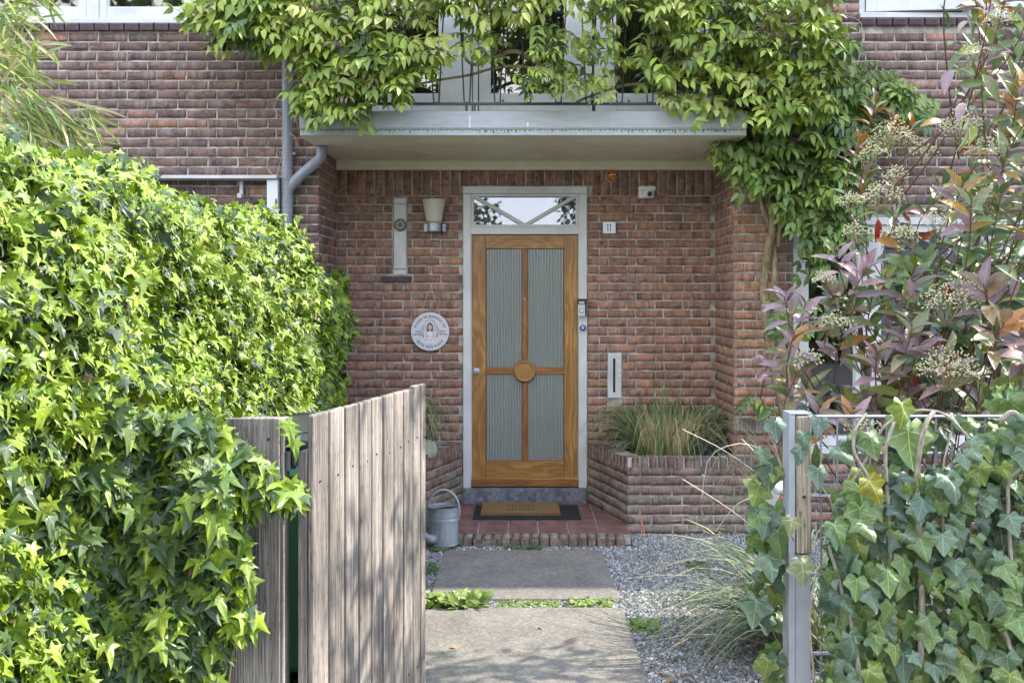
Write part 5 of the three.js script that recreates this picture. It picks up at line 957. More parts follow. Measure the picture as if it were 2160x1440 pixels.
  for (const [x, y] of [[1995, 590], [2015, 740], [1925, 790]]) F.put(at(x, y, 4.1), V(0.2, -1, 0.1), V(0.2, 0.2, 1), 0.09, [0.55, 0.05, 0.02], r, 3);
  F.build(t, 300);
  add(t, 'branch', stems, mStem).userData.kind = 'stuff';
  const mb = std({ color: RGB(0.22, 0.17, 0.13), roughness: 0.9 });
  for (const [a, b] of [[1.65, 1.45], [1.85, 1.9], [2.05, 2.25], [1.75, 1.72], [1.95, 2.05]]) add(t, 'trunk', tube([V(a, -0.02, -4.45), V(a + (b - a) * 0.3, 0.6, -4.42), V(b, 1.5 + r() * 0.5, -4.35)], 0.022, 0.009, 8), mb);
  // flat flower heads of tiny cream buds
  const mBud = std({ color: RGB(0.56, 0.53, 0.33), roughness: 0.8 }), bud = new THREE.IcosahedronGeometry(1, 0), ms = std({ color: RGB(0.3, 0.28, 0.14), roughness: 0.85 });
  for (const [x, y, d, R, n] of [[1880, 285, 4.55, 0.1, 150], [1905, 300, 4.6, 0.07, 90], [1845, 325, 4.5, 0.075, 90], [1795, 425, 4.4, 0.06, 110], [1865, 415, 4.4, 0.09, 150], [1890, 370, 4.5, 0.06, 80], [2005, 640, 3.85, 0.12, 220], [2060, 610, 3.9, 0.08, 110], [2000, 780, 3.75, 0.115, 300], [1705, 760, 3.95, 0.06, 110], [1765, 685, 4.0, 0.07, 110], [1985, 470, 4.2, 0.09, 130], [2030, 270, 4.0, 0.09, 150], [2075, 320, 3.95, 0.09, 130], [2110, 40, 3.8, 0.07, 80], [2060, 110, 3.9, 0.06, 70], [1900, 500, 4.3, 0.09, 120], [1740, 590, 4.1, 0.05, 80], [1820, 905, 3.7, 0.07, 90], [1950, 320, 4.5, 0.07, 80], [1930, 640, 4.1, 0.07, 110], [1810, 490, 4.35, 0.07, 90]]) {
    const c = at(x, y, d), hub = c.clone().add(V((r() - 0.5) * 0.03, -R * 0.75, -0.02)), bg = [], sg = [], n2 = Math.round(n * 1.2);
    for (let k = 0; k < n2; k++) {
      const a = r() * 6.283, q = Math.sqrt(r()), p = c.clone().add(V(Math.cos(a) * q * R, R * 0.45 * (1 - q * q) + (r() - 0.5) * R * 0.9 * (1 - 0.4 * q), Math.sin(a) * q * R * 0.8)), s = 0.0024 + r() * 0.0022;
      bg.push(bud.clone().scale(s, s, s).translate(p.x, p.y, p.z));
      if (k % 9 === 0) sg.push(tube([hub, V(lerp(hub.x, p.x, 0.6), lerp(hub.y, p.y, 0.45), lerp(hub.z, p.z, 0.6)), p], 0.0014, 0.0008, 3, 3));
    }
    const h = add(t, 'flower_head', bg, mBud); add(h, 'stalk', sg, ms);
  }
}
// ---------------------------------------------------------------- wisteria over the balcony and down the right pier
{
  const r = rngOf(111), t = thing('wisteria', 'wisteria trained along the balcony railing with twisted trunk on the right pier', 'wisteria', V(1.8, 0, -7.1));
  const compound = (seed) => {                     // one feather-shaped leaf: drooping leaflets in pairs along a rachis
    const q = rngOf(seed), gs = [], n = 3 + Math.floor(q() * 2), droop = 0.2 + q() * 0.7, side = (q() - 0.5) * 0.4;
    const ax = (s) => V(side * s * s, s - 0.06 * s * s, -droop * s * s * 0.6);
    const lf = (pos, dir, L) => { const g = oval(L, L * (0.24 + q() * 0.05), 0.15 + q() * 0.5, 0.15 + q() * 0.4, 3), face = V((q() - 0.5) * 0.5, 0.1, 1).add(V(dir.x * 0.25, 0, 0)); const [x, y, z] = basis(dir, face); return place(g, pos, x, y, z); };
    for (let k = 0; k < n; k++) { const s = 0.22 + 0.66 * k / (n - 1), L = 0.35 * (0.85 + 0.3 * Math.sin(Math.PI * (0.25 + 0.6 * k / n))) * (0.9 + q() * 0.2); for (const sd of [-1, 1]) gs.push(lf(ax(s), V(sd * (0.9 + q() * 0.3), 0.55 - 0.1 * k / n + (q() - 0.5) * 0.3, -0.1 - q() * 0.5), L)); }
    gs.push(lf(ax(0.93), V(side, 1, -0.5), 0.32));
    const rc = new THREE.TubeGeometry(new THREE.CatmullRomCurve3([ax(0), ax(0.5), ax(0.95)]), 4, 0.008, 3); gs.push(rc);
    return mergeVertices(merge(gs));
  };
  const geos = Array.from({ length: 8 }, (_, k) => compound(200 + k));
  const F = new Foliage(geos, leafMat(ovalMap, { roughness: 0.6, clearcoat: 0.35, clearcoatRoughness: 0.25, transmission: 0.34 }));
  const tones = [[45, [0.42, 0.55, 0.05]], [25, [0.3, 0.46, 0.05]], [25, [0.56, 0.62, 0.12]], [1.5, [0.3, 0.22, 0.1]], [8, [0.13, 0.23, 0.05]]], cool = [[40, [0.24, 0.41, 0.07]], [22, [0.14, 0.27, 0.065]], [38, [0.36, 0.52, 0.07]]];
  const shade = (c, k) => c.map((q) => q * k);
  const fill = (poly, n0, d0, d1, tone, sz = 1, out = V(0, 0, 0.6)) => { const n = Math.round(n0 * 1.5);
    let xs = poly.map((p) => p[0]), ys = poly.map((p) => p[1]), k = 0; const X0 = Math.min(...xs), X1 = Math.max(...xs), Y0 = Math.min(...ys), Y1 = Math.max(...ys);
    for (let i = 0; i < n * 40 && k < n; i++) {
      const px = lerp(X0, X1, r()), py = lerp(Y0, Y1, r()); if (!inPoly(px, py, poly)) continue; k++;
      const d = lerp(d0, d1, r()), tip = V((r() - 0.5) * 2.8, -0.62 + r() * 0.95, 0.2 + r() * 0.8).add(out.clone().multiplyScalar(r() * 0.6)), face = V((r() - 0.5) * 0.9, 0.9, 0.7).add(rv(r, 0.55)), s = (0.16 + r() * 0.08) * sz;
      const p = at(px, py, d).addScaledVector(tip.clone().normalize(), -s * 0.45);
      F.put(p, tip, face, s, shade(pick(r, tone), r() < 0.2 ? 0.55 : 1), r, d < (d0 + d1) / 2 ? 1 : 0.5);
    }
  };
  fill([[395, 40], [430, -60], [760, -60], [840, 40], [850, 180], [800, 225], [700, 240], [645, 225], [625, 190], [640, 120], [560, 90], [480, 95]], 215, 6.35, 6.75, tones);
  fill([[400, 50], [430, -60], [640, -60], [620, 95], [560, 85]], 60, 6.7, 7.1, tones);
  fill([[760, -110], [1500, -110], [1500, 20], [1380, 15], [1280, 25], [1150, 5], [1080, 35], [1000, 40], [930, 20], [850, 40], [760, 40]], 190, 6.4, 6.85, tones);
  fill([[640, 90], [900, 60], [935, 130], [840, 200], [640, 240]], 60, 6.4, 6.7, tones);
  fill([[1110, 40], [1280, 40], [1330, 130], [1240, 165], [1130, 110]], 30, 6.45, 6.75, tones, 0.85);
  fill([[1075, 160], [1120, 130], [1240, 150], [1310, 190], [1280, 210], [1180, 200], [1130, 215]], 17, 6.45, 6.6, tones, 0.75);
  fill([[960, 60], [1080, 60], [1060, 130], [985, 110]], 9, 6.5, 6.8, tones, 0.8);
  fill([[1350, 60], [1500, -100], [1740, -100], [1780, 110], [1720, 250], [1590, 250], [1500, 235], [1400, 205], [1370, 160]], 240, 6.4, 6.95, tones);
  fill([[1560, 120], [1760, 60], [1800, 130], [1830, 330], [1815, 430], [1765, 500], [1710, 520], [1670, 450], [1610, 385], [1560, 370], [1520, 300]], 265, 6.75, 7.12, cool);
  fill([[1790, 120], [1890, 150], [1960, 200], [1975, 240], [1900, 250], [1800, 240]], 40, 6.85, 7.12, cool, 0.95, V(0.9, 0.2, 0.3));
  fill([[1740, 420], [1810, 400], [1830, 480], [1760, 560], [1700, 600], [1690, 540]], 26, 6.9, 7.1, cool, 0.9);
  fill([[1500, 310], [1580, 300], [1640, 370], [1570, 380]], 12, 6.9, 7.1, tones, 0.8);
  fill([[1560, 830], [1640, 825], [1680, 860], [1590, 870]], 5, 6.95, 7.08, cool, 0.75);
  fill([[1620, 640], [1700, 620], [1720, 700], [1640, 690]], 7, 6.95, 7.1, cool, 0.75);
  F.build(t, 300, 'foliage', 'leaf');
  const wood = (a, r0, r1) => add(t, 'trunk', tube(a.map(([x, y, d]) => at(x, y, d)), r0, r1, 10, a.length * 6), mBark), br = (a, r0, r1) => add(t, 'branch', tube(a.map(([x, y, d]) => at(x, y, d)), r0, r1, 8, a.length * 6), mBark);
  wood([[1660, 1110, 7.12], [1664, 960, 7.1], [1654, 870, 7.1], [1630, 760, 7.12], [1618, 680, 7.1], [1612, 600, 7.14], [1622, 520, 7.1], [1632, 470, 7.12], [1622, 400, 7.1], [1600, 320, 7.05], [1590, 230, 6.95]], 0.04, 0.024);
  wood([[1645, 1110, 7.14], [1652, 940, 7.14], [1664, 830, 7.1], [1652, 740, 7.1], [1626, 670, 7.16], [1636, 580, 7.1], [1628, 490, 7.16], [1608, 430, 7.12], [1606, 380, 7.08], [1618, 300, 7.0]], 0.033, 0.018);
  wood([[1642, 520, 7.12], [1645, 450, 7.1], [1630, 400, 7.1], [1610, 360, 7.1]], 0.015, 0.01);
  br([[1590, 240, 6.9], [1500, 185, 6.82], [1400, 180, 6.8], [1330, 178, 6.82], [1280, 190, 6.8], [1215, 215, 6.8]], 0.016, 0.009);
  br([[1480, 90, 6.82], [1400, 100, 6.8], [1330, 130, 6.82], [1270, 165, 6.8]], 0.013, 0.009);
  br([[1200, 165, 6.78], [1140, 150, 6.8], [1100, 140, 6.8], [1050, 142, 6.8], [990, 158, 6.8], [930, 168, 6.8], [860, 182, 6.8]], 0.011, 0.008);
  br([[1170, 165, 6.8], [1130, 130, 6.8], [1085, 108, 6.82], [1040, 122, 6.8], [1000, 136, 6.78], [980, 120, 6.8], [976, 70, 6.82]], 0.017, 0.009);
  br([[1450, 90, 6.85], [1455, 50, 6.85], [1475, 0, 6.85], [1480, -40, 6.85]], 0.012, 0.01);
  const tw = []; for (const a of [[[590, 200, 7.2], [578, 225, 7.21], [590, 245, 7.2], [604, 246, 7.14]], [[560, 350, 7.2], [580, 370, 7.16], [596, 320, 7.16]], [[610, 280, 7.1], [622, 290, 7.1], [624, 310, 7.12]], [[1800, 160, 7.15], [1818, 100, 7.15], [1815, 45, 7.15], [1770, 30, 7.15]]]) tw.push(tube(a.map(([x, y, d]) => at(x, y, d)), 0.0025, 0.0018, 5, 10));
  add(t, 'tendril', tw, std({ color: RGB(0.5, 0.42, 0.26), roughness: 0.9 }));
}
// ---------------------------------------------------------------- grasses
function blade(P, w, segs = 7, twist = 0) {        // a ribbon tapering to a point
  const c = new THREE.CatmullRomCurve3(P, false, 'centripetal'), v = [], I = [], n = [], U = [];
  const p = V(0, 0, 0), tg = V(0, 0, 0);
  for (let i = 0; i <= segs; i++) {
    const t = i / segs; c.getPoint(t, p); c.getTangent(t, tg);
    const s = V(tg.z, 0, -tg.x); if (s.lengthSq() < 1e-5) s.set(1, 0, 0); s.normalize().applyAxisAngle(tg, twist).multiplyScalar(w * (t < 0.5 ? 1 : 1 - (t - 0.5) * 1.9) / 2);
    v.push(p.x - s.x, p.y - s.y, p.z - s.z, p.x + s.x, p.y + s.y, p.z + s.z); U.push(0, t, 1, t);
    if (i) { const a = 2 * i - 2; I.push(a, a + 1, a + 3, a, a + 3, a + 2); }
  }
  const g = new THREE.BufferGeometry(); g.setAttribute('position', new THREE.Float32BufferAttribute(v, 3)); g.setAttribute('uv', new THREE.Float32BufferAttribute(U, 2)); g.setIndex(I); g.computeVertexNormals(); return g;
}
function tint(g, c) { const n = g.attributes.position.count, a = new Float32Array(n * 3); for (let i = 0; i < n; i++) { a[3 * i] = c[0]; a[3 * i + 1] = c[1]; a[3 * i + 2] = c[2]; } g.setAttribute('color', new THREE.BufferAttribute(a, 3)); return g; }
const mBlade = phy({ vertexColors: true, side: THREE.DoubleSide, roughness: 0.7, transmission: 0.25, thickness: 0 });
const arch = (b, dir, L, h, fall) => [b, b.clone().addScaledVector(dir, L * 0.25).add(V(0, h * 0.7, 0)), b.clone().addScaledVector(dir, L * 0.62).add(V(0, h, 0)), b.clone().addScaledVector(dir, L).add(V(0, h - fall, 0))];
function tuft(t, name, n, fn, seed) { const r = rngOf(seed), gs = []; for (let i = 0; i < n; i++) { const g = fn(r, i); if (g) gs.push(g); } return add(t, name, gs, mBlade); }
const dirOf = (a) => V(Math.cos(a), 0, Math.sin(a));
{
  const c = V(1.12, 0.5, -7.52), t = thing('grass_clump', 'ornamental grass with cut straw centre in the right planter', 'ornamental grass', c);
  tuft(t, 'straw', 420, (r) => { const a = r() * 6.28, q = Math.sqrt(r()), b = c.clone().add(V(Math.cos(a) * q * 0.17, 0, Math.sin(a) * q * 0.13)), d = V(Math.cos(a) * q * 0.28 + (r() - 0.5) * 0.1, 1, Math.sin(a) * q * 0.25 + (r() - 0.5) * 0.1), h = 0.22 + r() * 0.13, k = 0.8 + r() * 0.5; return tint(blade([b, b.clone().addScaledVector(d, h * 0.5), b.clone().addScaledVector(d, h)], 0.006, 3, r() * 3), [0.56 * k, 0.44 * k, 0.24 * k]); }, 301).userData.kind = 'stuff';
  tuft(t, 'blades', 1150, (r) => { const a = r() * 6.28, q = 0.6 + 0.4 * Math.sqrt(r()); if (Math.sin(a) > 0.15 && r() < 0.82) return null; const b = c.clone().add(V(Math.cos(a) * q * 0.25, 0, Math.sin(a) * q * 0.15)), k = 0.7 + r() * 0.6, st = r() < 0.25 ? [0.46, 0.4, 0.2] : [0.17, 0.25, 0.09]; return tint(blade(arch(b, dirOf(a + (r() - 0.5) * 0.9), 0.2 + r() * 0.34, 0.14 + r() * 0.26, 0.05 + r() * 0.32), 0.006 + r() * 0.004, 7, (r() - 0.5)), st.map((x) => x * k)); }, 302).userData.kind = 'stuff';
  tuft(t, 'blades', 26, (r) => { const b = c.clone().add(V((r() - 0.5) * 0.2, 0, (r() - 0.5) * 0.2)); return tint(blade(arch(b, dirOf(r() * 6.28), 0.08 + r() * 0.22, 0.45 + r() * 0.18, r() * 0.02), 0.005, 6), [0.17, 0.25, 0.09]); }, 303);
}
{
  const c = V(-0.86, 0.5, -7.5), t = thing('grass_clump', 'ornamental grass clump in the left planter behind the gate', 'ornamental grass', c);
  tuft(t, 'blades', 340, (r) => { const a = r() * 6.28, b = c.clone().add(V(Math.cos(a) * 0.16 * r(), 0, Math.sin(a) * 0.14 * r())), k = 0.7 + r() * 0.6; return tint(blade(arch(b, dirOf(a), 0.12 + r() * 0.32, 0.18 + r() * 0.3, r() * 0.28), 0.006 + r() * 0.005, 7), (r() < 0.2 ? [0.42, 0.38, 0.2] : [0.17, 0.26, 0.09]).map((x) => x * k)); }, 311).userData.kind = 'stuff';
  const s = new THREE.DodecahedronGeometry(0.1, 1); s.scale(0.85, 0.8, 0.6).translate(-0.7, 0.575, -7.38);
  solo('planter_stone', 'pale rounded stone lying among the grass in the left planter', 'stone', metreUV(s), std({ map: noiseMap([0.55, 0.55, 0.5], [0.75, 0.76, 0.7], 6, 195, 3), roughness: 0.9 }));
}
{
  const c = V(1.38, 0, -4.75), t = thing('grass_clump', 'arching green grass leaning over the gravel beside the fence post', 'ornamental grass', c);
  tuft(t, 'blades', 330, (r) => { const a = Math.PI + (r() - 0.5) * 1.7 + (r() < 0.2 ? 2 : 0), b = c.clone().add(V((r() - 0.5) * 0.3, 0, (r() - 0.5) * 0.4)), k = 0.75 + r() * 0.5, st = r() < 0.3 ? [0.42, 0.38, 0.2] : [0.12, 0.19, 0.08]; return tint(blade(arch(b, dirOf(a), 0.35 + r() * 0.72, 0.12 + r() * 0.42, r() * 0.25), 0.006 + r() * 0.0075, 9, (r() - 0.5) * 0.6), st.map((x) => x * k)); }, 321).userData.kind = 'stuff';
  for (const [p, w, col] of [[[[1690, 1330, 4.6], [1500, 1210, 4.7], [1400, 1130, 4.8], [1300, 1095, 4.9], [1235, 1135, 5.0]], 0.006, [0.4, 0.38, 0.18]], [[[1700, 1340, 4.5], [1560, 1240, 4.6], [1470, 1190, 4.6], [1385, 1140, 4.7]], 0.007, [0.28, 0.32, 0.14]], [[[1690, 1380, 4.4], [1540, 1310, 4.4], [1400, 1330, 4.4], [1290, 1360, 4.4]], 0.009, [0.16, 0.22, 0.1]], [[[1690, 1400, 4.35], [1560, 1380, 4.35], [1430, 1350, 4.35], [1300, 1345, 4.35]], 0.008, [0.16, 0.22, 0.1]]]) add(t, 'long_blade', tint(blade(p.map(([x, y, d]) => at(x, y, d)), w, 12, 0.4), col), mBlade);
}
{
  const c = V(1.62, 0, -6.1), t = thing('grass_clump', 'tall straw coloured grass stalks arching in front of the right planter', 'ornamental grass', c);
  tuft(t, 'stalks', 46, (r) => { const a = Math.PI * (0.85 + r() * 0.5), b = c.clone().add(V((r() - 0.5) * 0.25, 0, (r() - 0.5) * 0.3)), k = 0.8 + r() * 0.4; return tint(blade(arch(b, dirOf(a), 0.25 + r() * 0.65, 0.45 + r() * 0.55, 0.15 + r() * 0.5), 0.004 + r() * 0.003, 10, r()), (r() < 0.65 ? [0.56, 0.5, 0.34] : [0.3, 0.35, 0.2]).map((x) => x * k)); }, 331);
  for (const [p, w] of [[[[1480, 1050, 5.6], [1500, 960, 5.6], [1560, 935, 5.6], [1610, 950, 5.7], [1640, 980, 5.8]], 0.006], [[[1510, 1120, 5.6], [1560, 1060, 5.6], [1620, 1045, 5.6], [1660, 1060, 5.6]], 0.005], [[[1440, 905, 5.6], [1520, 945, 5.6], [1600, 1000, 5.7], [1690, 1080, 5.8]], 0.005], [[[1440, 1010, 5.5], [1520, 1060, 5.5], [1600, 1120, 5.6], [1660, 1180, 5.6]], 0.005], [[[1565, 925, 5.7], [1610, 970, 5.7], [1660, 1030, 5.8]], 0.006], [[[1630, 960, 5.6], [1610, 1030, 5.6], [1570, 1110, 5.6]], 0.009]]) add(t, 'stalk', tint(blade(p.map(([x, y, d]) => at(x, y, d)), w, 10, 0.5), [0.6, 0.53, 0.38]), mBlade);
}
// bamboo behind the hedge
{
  const r = rngOf(121), t = thing('bamboo', 'feathery bamboo rising behind the ivy hedge at the upper left', 'bamboo', V(-2.1, 0, -4.1));
  const F = new Foliage([oval(1, 0.055, 0.3, 0.3, 4), oval(1, 0.065, 0.6, 0.2, 4), oval(1, 0.05, 0.1, 0.5, 4)], leafMat(ovalMap, { clearcoat: 0.2 }));
  const tones = [[55, [0.32, 0.42, 0.04]], [30, [0.2, 0.3, 0.05]], [18, [0.5, 0.44, 0.18]]], cul = [];
  for (let k = 0; k < 36; k++) {
    const px = lerp(-90, 120, Math.pow(r(), 1.2)), d = lerp(3.6, 4.4, r()), top = at(px, lerp(-30, 265, r()), d), root = V(-2.2 + (r() - 0.5) * 0.5, 0, -4.1 + (r() - 0.5) * 0.6), mid = V(lerp(root.x, top.x, 0.5) - 0.08, Math.max(top.y + 0.02, 2.15), lerp(root.z, top.z, 0.6));
    cul.push(tube([root, mid, top], 0.004, 0.0014, 5, 8));
    for (let i = 0; i < 11; i++) { const s = r(), p = V(lerp(mid.x, top.x, s), lerp(mid.y, top.y, s), lerp(mid.z, top.z, s)).add(rv(r, 0.05)); F.put(p, V((r() - 0.35) * 1.4, -0.5 + (r() - 0.4) * 1.2, (r() - 0.3)), V(0, 0.4, 1).add(rv(r, 0.9)), 0.08 + r() * 0.07, pick(r, tones), r); }
  }
  // drooping dry sprays over the shoulder of the hedge
  for (let i = 0; i < 170; i++) { const px = lerp(0, 185, r()), py = lerp(190, 300, r()) + px * 0.28 - 20; F.put(at(px, py, 3.5), V(0.7 + (r() - 0.5), -0.5 + (r() - 0.5) * 0.8, 0.3), V(0, 0.6, 0.8).add(rv(r, 0.7)), 0.09 + r() * 0.09, pick(r, tones), r, 0.8, 0.6); }
  F.build(t, 120);
  add(t, 'culm', cul, std({ color: RGB(0.4, 0.36, 0.14), roughness: 0.6 })).userData.kind = 'stuff';
}
// ---------------------------------------------------------------- weeds, litter and small garden things
{
  const wl = Array.from({ length: 3 }, (_, k) => oval(1, 0.22 + k * 0.05, 0.5, 0.3, 3)), mw = leafMat(ovalMap, { clearcoat: 0.15 });
  const weed = (label, x0, x1, z0, z1, n, s, h, tone, seed, flowers = 0) => {
    const r = rngOf(seed), c = V((x0 + x1) / 2, 0, (z0 + z1) / 2), t = thing('weed_patch', label, 'weeds', c, 'weeds between the paving'), F = new Foliage(wl, mw);
    for (let i = 0; i < n; i++) { const p = V(lerp(x0, x1, r()), 0.004 + r() * h * 0.5, lerp(z0, z1, r())), a = r() * 6.28; F.put(p, V(Math.cos(a), 0.3 + r() * 1.4 * (h > 0.04 ? 1 : 0.5), Math.sin(a)), V(0, 1, 0.3).add(rv(r, 0.5)), s * (0.6 + r() * 0.8), pick(r, tone), r); }
    F.build(t, 0);
    for (let i = 0; i < flowers; i++) { const p = V(lerp(x0, x1, r()), h * 0.9, lerp(z0, z1, r())); add(t, 'stalk', rod(V(p.x, 0, p.z), p, 0.002, 5), mTwig); add(t, 'seed_head', new THREE.IcosahedronGeometry(0.009, 1).translate(p.x, p.y, p.z), std({ color: RGB(0.6, 0.55, 0.42), roughness: 1 })); }
  };
  const lit = [[60, [0.3, 0.42, 0.06]], [40, [0.2, 0.32, 0.05]]], dark = [[50, [0.14, 0.24, 0.06]], [50, [0.09, 0.17, 0.05]]];
  weed('low dark green weeds against the porch edge above the shaded slab', -0.1, 0.15, -6.77, -6.69, 260, 0.022, 0.03, dark, 401);
  weed('small grass tuft in the gravel in front of the watering can', -0.6, -0.46, -6.75, -6.64, 160, 0.03, 0.025, dark, 402);
  weed('sunlit dandelion leaves in the gap between the slabs at left', -0.55, -0.21, -5.57, -5.4, 190, 0.06, 0.07, lit, 403, 4);
  weed('yellow green moss and clover in the middle of the slab gap', -0.12, 0.22, -5.58, -5.44, 420, 0.018, 0.015, lit, 404);
  weed('leafy weeds at the right end of the slab gap', 0.27, 0.51, -5.58, -5.44, 130, 0.035, 0.03, lit, 405);
  weed('single bright weed rosette on the gravel right of the sunlit slab', 0.57, 0.7, -5.2, -5.05, 60, 0.05, 0.03, lit, 406);
  weed('small weed at the left edge of the shaded slab', -0.62, -0.52, -6.3, -6.1, 60, 0.035, 0.03, dark, 407);
  weed('wispy weed in the shaded gravel right of the slabs', 1.05, 1.18, -6.35, -6.2, 50, 0.035, 0.04, dark, 408);
}
{
  const g = [oval(1, 0.3, 0.7, 0.6, 4), oval(1, 0.36, 0.4, -0.6, 4), oval(1, 0.25, 1.1, 0.8, 4)], cols = [[0.42, 0.17, 0.06], [0.36, 0.22, 0.1], [0.25, 0.1, 0.06], [0.5, 0.3, 0.13]], r = rngOf(131);
  const drop = (px, py, s, c, label, group) => { const d = FOCAL * (EYE - 0.024) / (py - CY), p = at(px, py, d), [x, y, z] = basis(V(r() - 0.5, 0.1, r() - 0.5), V(0.2, 1, 0.2)); const q = solo('fallen_leaf', label, 'fallen leaf', place(g[Math.floor(r() * 3)], p, x, y, z, s), leafMat(ovalMap, { color: RGB(...c), clearcoat: 0.1 }), group); };
  for (const [x, y, s] of [[1470, 1283, 0.04], [1495, 1292, 0.035], [1536, 1340, 0.04], [1430, 1352, 0.05]]) drop(x, y, s, cols[0], 'orange brown leaf on the sunlit strip of gravel under the arching grass', 'orange brown leaves on sunlit gravel');
  drop(1484, 1362, 0.05, cols[2], 'dark red brown curled leaf on the sunlit gravel under the grass');
  for (const [x, y, k] of [[1395, 1420, 1], [1425, 1432, 3], [1460, 1430, 2]]) drop(x, y, 0.05, cols[k], 'withered brown leaf on the shaded gravel at the bottom edge', 'withered leaves at the bottom edge');
  drop(1500, 1122, 0.05, [0.25, 0.06, 0.06], 'dark red leaf at the foot of the right planter');
  drop(1535, 1123, 0.045, cols[3], 'tan leaf at the foot of the right planter');
  drop(1525, 1180, 0.05, cols[2], 'dark brown leaf on the shaded gravel in front of the right planter');
  drop(1418, 1302, 0.05, [0.5, 0.5, 0.12], 'pale yellow green leaf lying on the sunlit gravel');
  drop(948, 1366, 0.05, [0.5, 0.3, 0.13], 'curled tan leaf on the sunlit slab close to the gate edge');
  drop(1137, 1323, 0.04, [0.55, 0.36, 0.2], 'small pale leaf near the middle of the sunlit slab');
  drop(1010, 1151, 0.035, [0.42, 0.3, 0.15], 'small tan leaf on the mossy porch edge bricks');
}
{
  const t = thing('wooden_marker', 'blank grey board nailed to a thin stake by the right pier', 'garden sign', V(1.68, 0.5, -7.1)), s = 296, z = -7.1, P = (x, y) => V((x - CX) / s, EYE - (y - CY) / s, 0);
  const sh = new THREE.Shape(); for (const [i, [x, y]] of [[1550, 879], [1617, 888], [1617, 902], [1605, 914], [1550, 905]].entries()) { const p = P(x, y); i ? sh.lineTo(p.x, p.y) : sh.moveTo(p.x, p.y); }
  add(t, 'board', metreUV(new THREE.ExtrudeGeometry(sh, { depth: 0.014, bevelEnabled: true, bevelSize: 0.002, bevelThickness: 0.002, bevelSegments: 1 }).translate(0, 0, z)), std({ map: greyWoodMap, color: RGB(0.75, 0.75, 0.74), roughness: 0.9 }));
  const a = P(1584, 880), b = P(1584, 1010); add(t, 'stake', rod(V(a.x, a.y, z + 0.022), V(b.x, 0.3, z + 0.022), 0.006, 8), mGreyWood);
}
{
  const t = thing('plant_stick', 'thin orange stick leaning in the gravel by the planter corner', 'plant stick', V(0.87, 0, -7.1)); add(t, 'stick', rod(V(0.862, 0.115, -7.12), V(0.888, 0.0, -7.05), 0.004, 6), std({ color: RGB(0.75, 0.17, 0.05), roughness: 0.6 }));
}
{
  const r = rngOf(141), c = V(1.43, 0.52, -7.4), t = thing('dark_plant', 'dark purple leafy plant at the right end of the right planter', 'plant', c), F = new Foliage(variants(BROAD, 3, 8), leafMat(veined('#ffffff', '#cccccc', 0.8)));
  for (let i = 0; i < 46; i++) { const a = r() * 6.28, q = Math.sqrt(r()); F.put(c.clone().add(V(Math.cos(a) * q * 0.11, r() * 0.14, Math.sin(a) * q * 0.1)), V(Math.cos(a), -0.3, Math.sin(a)).add(rv(r, 0.3)), V(0, 1, 0.5).add(rv(r, 0.4)), 0.05 + r() * 0.035, pick(r, [[60, [0.06, 0.045, 0.06]], [40, [0.05, 0.07, 0.05]]]), r); }
  F.build(t, 0);
}
{
  const t = thing('storage_box', 'white garden box with round red reflector half hidden behind ivy', 'box', V(1.36, 0, -5.15)), mw = std({ color: RGB(0.74, 0.75, 0.77), roughness: 0.4 });
  add(t, 'body', box(1.29, 1.44, 0.1, 0.735, -5.4, -4.95, 0.03), mw);
  add(t, 'lid', box(1.275, 1.445, 0.7355, 0.765, -5.42, -4.93, 0.012), mw);
  add(t, 'reflector', lathe([[0, 0.012], [0.022, 0.009], [0.027, 0], [0, 0]], 24, V(0, 0, 0)).rotateX(Math.PI / 2).translate(1.31, 0.705, -4.945), phy({ color: RGB(0.6, 0.05, 0.02), roughness: 0.2, clearcoat: 1 }));
  for (const x of [1.33, 1.4]) add(t, 'foot', box(x - 0.03, x + 0.03, 0, 0.0995, -5.3, -5.05, 0.005), mBlack);
}

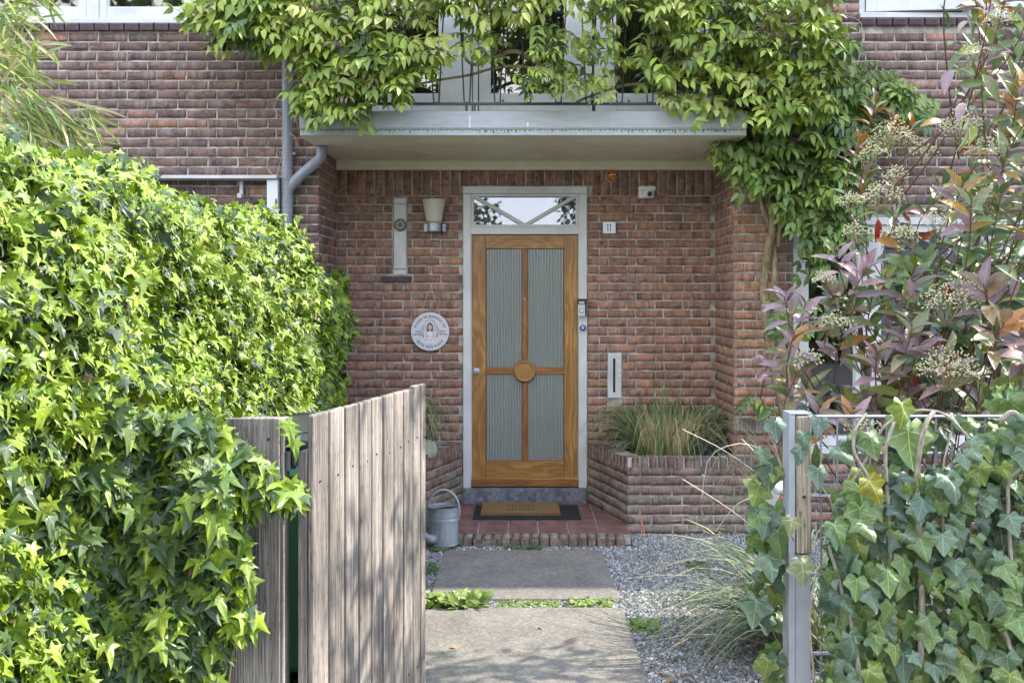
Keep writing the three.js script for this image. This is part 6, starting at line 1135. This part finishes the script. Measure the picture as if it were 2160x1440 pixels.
// ---------------------------------------------------------------- trees across the street, mirrored in the panes
{
  const g = [oval(1, 0.32, 0.3, 0.3, 2)], mt = leafMat(ovalMap, { clearcoat: 0, transmission: 0.3 });
  const tree = (label, x, z, h, base, rad, n, leaf, seed) => {
    const r = rngOf(seed), t = thing('street_tree', label, 'tree', V(x, 0, z)), F = new Foliage(g, mt), P = V(x, h, z), blobs = Array.from({ length: 16 }, () => V(x + (r() - 0.5) * rad * 1.5, lerp(base, h, r()), z + (r() - 0.5) * rad * 1.5));
    for (let i = 0; i < n; i++) { const b = blobs[Math.floor(r() * 16)], d = rv(r).normalize().multiplyScalar(Math.cbrt(r()) * rad * 0.55); F.put(b.clone().add(d), rv(r).add(V(0, -0.3, 0)), rv(r).add(V(0, 0.8, 0)), leaf * (0.7 + r() * 0.6), pick(r, [[60, [0.08, 0.14, 0.03]], [40, [0.12, 0.19, 0.045]]]), r, 0); }
    F.build(t, 0, 'crown');
    add(t, 'trunk', [tube([V(x, -0.1, z), V(x + 0.1, base * 0.6, z), V(x, lerp(base, h, 0.7), z)], 0.05 + h * 0.012, 0.03, 8), ...blobs.slice(0, 8).map((b) => tube([V(x, base * 0.8, z), V(lerp(x, b.x, 0.5), lerp(base * 0.8, b.y, 0.6), lerp(z, b.z, 0.5)), b], 0.04, 0.012, 5))], mBark);
  };
  tree('tall tree across the street mirrored in the upper left window', -11, 12, 11, 4, 3.2, 5200, 0.28, 501);
  tree('tall tree across the street mirrored in the balcony doors', 2, 13.5, 10.5, 6.2, 2.7, 5200, 0.25, 502);
  tree('low bushy tree across the street mirrored at the left of the transom pane', -1.6, 12, 4.4, 1.2, 1.0, 2200, 0.16, 503);
  tree('low bushy tree across the street mirrored at the right of the transom pane', 2.3, 12.4, 4.8, 1.2, 1.1, 2400, 0.16, 504);
  tree('round leafy tree across the street mirrored in the ground floor window', 6.3, 12.2, 6.2, 1.5, 2.2, 3600, 0.26, 506);
  tree('broad leafy tree across the street mirrored at the right end of the ground floor window', 10.5, 12.6, 7, 1.5, 2.6, 3600, 0.28, 507);
  {
    const r = rngOf(505), t = thing('street_hedge', 'long clipped hedge across the street mirrored in the door and window panes', 'hedge', V(0, 0, 11)), F = new Foliage(g, mt);
    for (let i = 0; i < 9000; i++) { const y = r() * 2.6, top = r() < 0.15; F.put(V(lerp(-13, 15, r()), top ? 2.5 + r() * 0.25 : y, top ? 10.6 + r() * 0.8 : 10.6 - r() * 0.15), rv(r).add(V(0, -0.6, -0.3)), V(0, 0.4, -1).add(rv(r, 0.7)), 0.14 + r() * 0.12, pick(r, [[60, [0.1, 0.17, 0.03]], [40, [0.15, 0.24, 0.05]]]), r, 0); }
    F.build(t, 0);
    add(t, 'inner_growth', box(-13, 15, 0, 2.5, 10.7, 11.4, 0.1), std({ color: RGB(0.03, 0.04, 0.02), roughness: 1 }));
  }
}

// ---------------------------------------------------------------- draw
scene.traverse((o) => { if (o.isMesh) { o.castShadow = true; o.receiveShadow = true; } });
renderer.render(scene, camera);
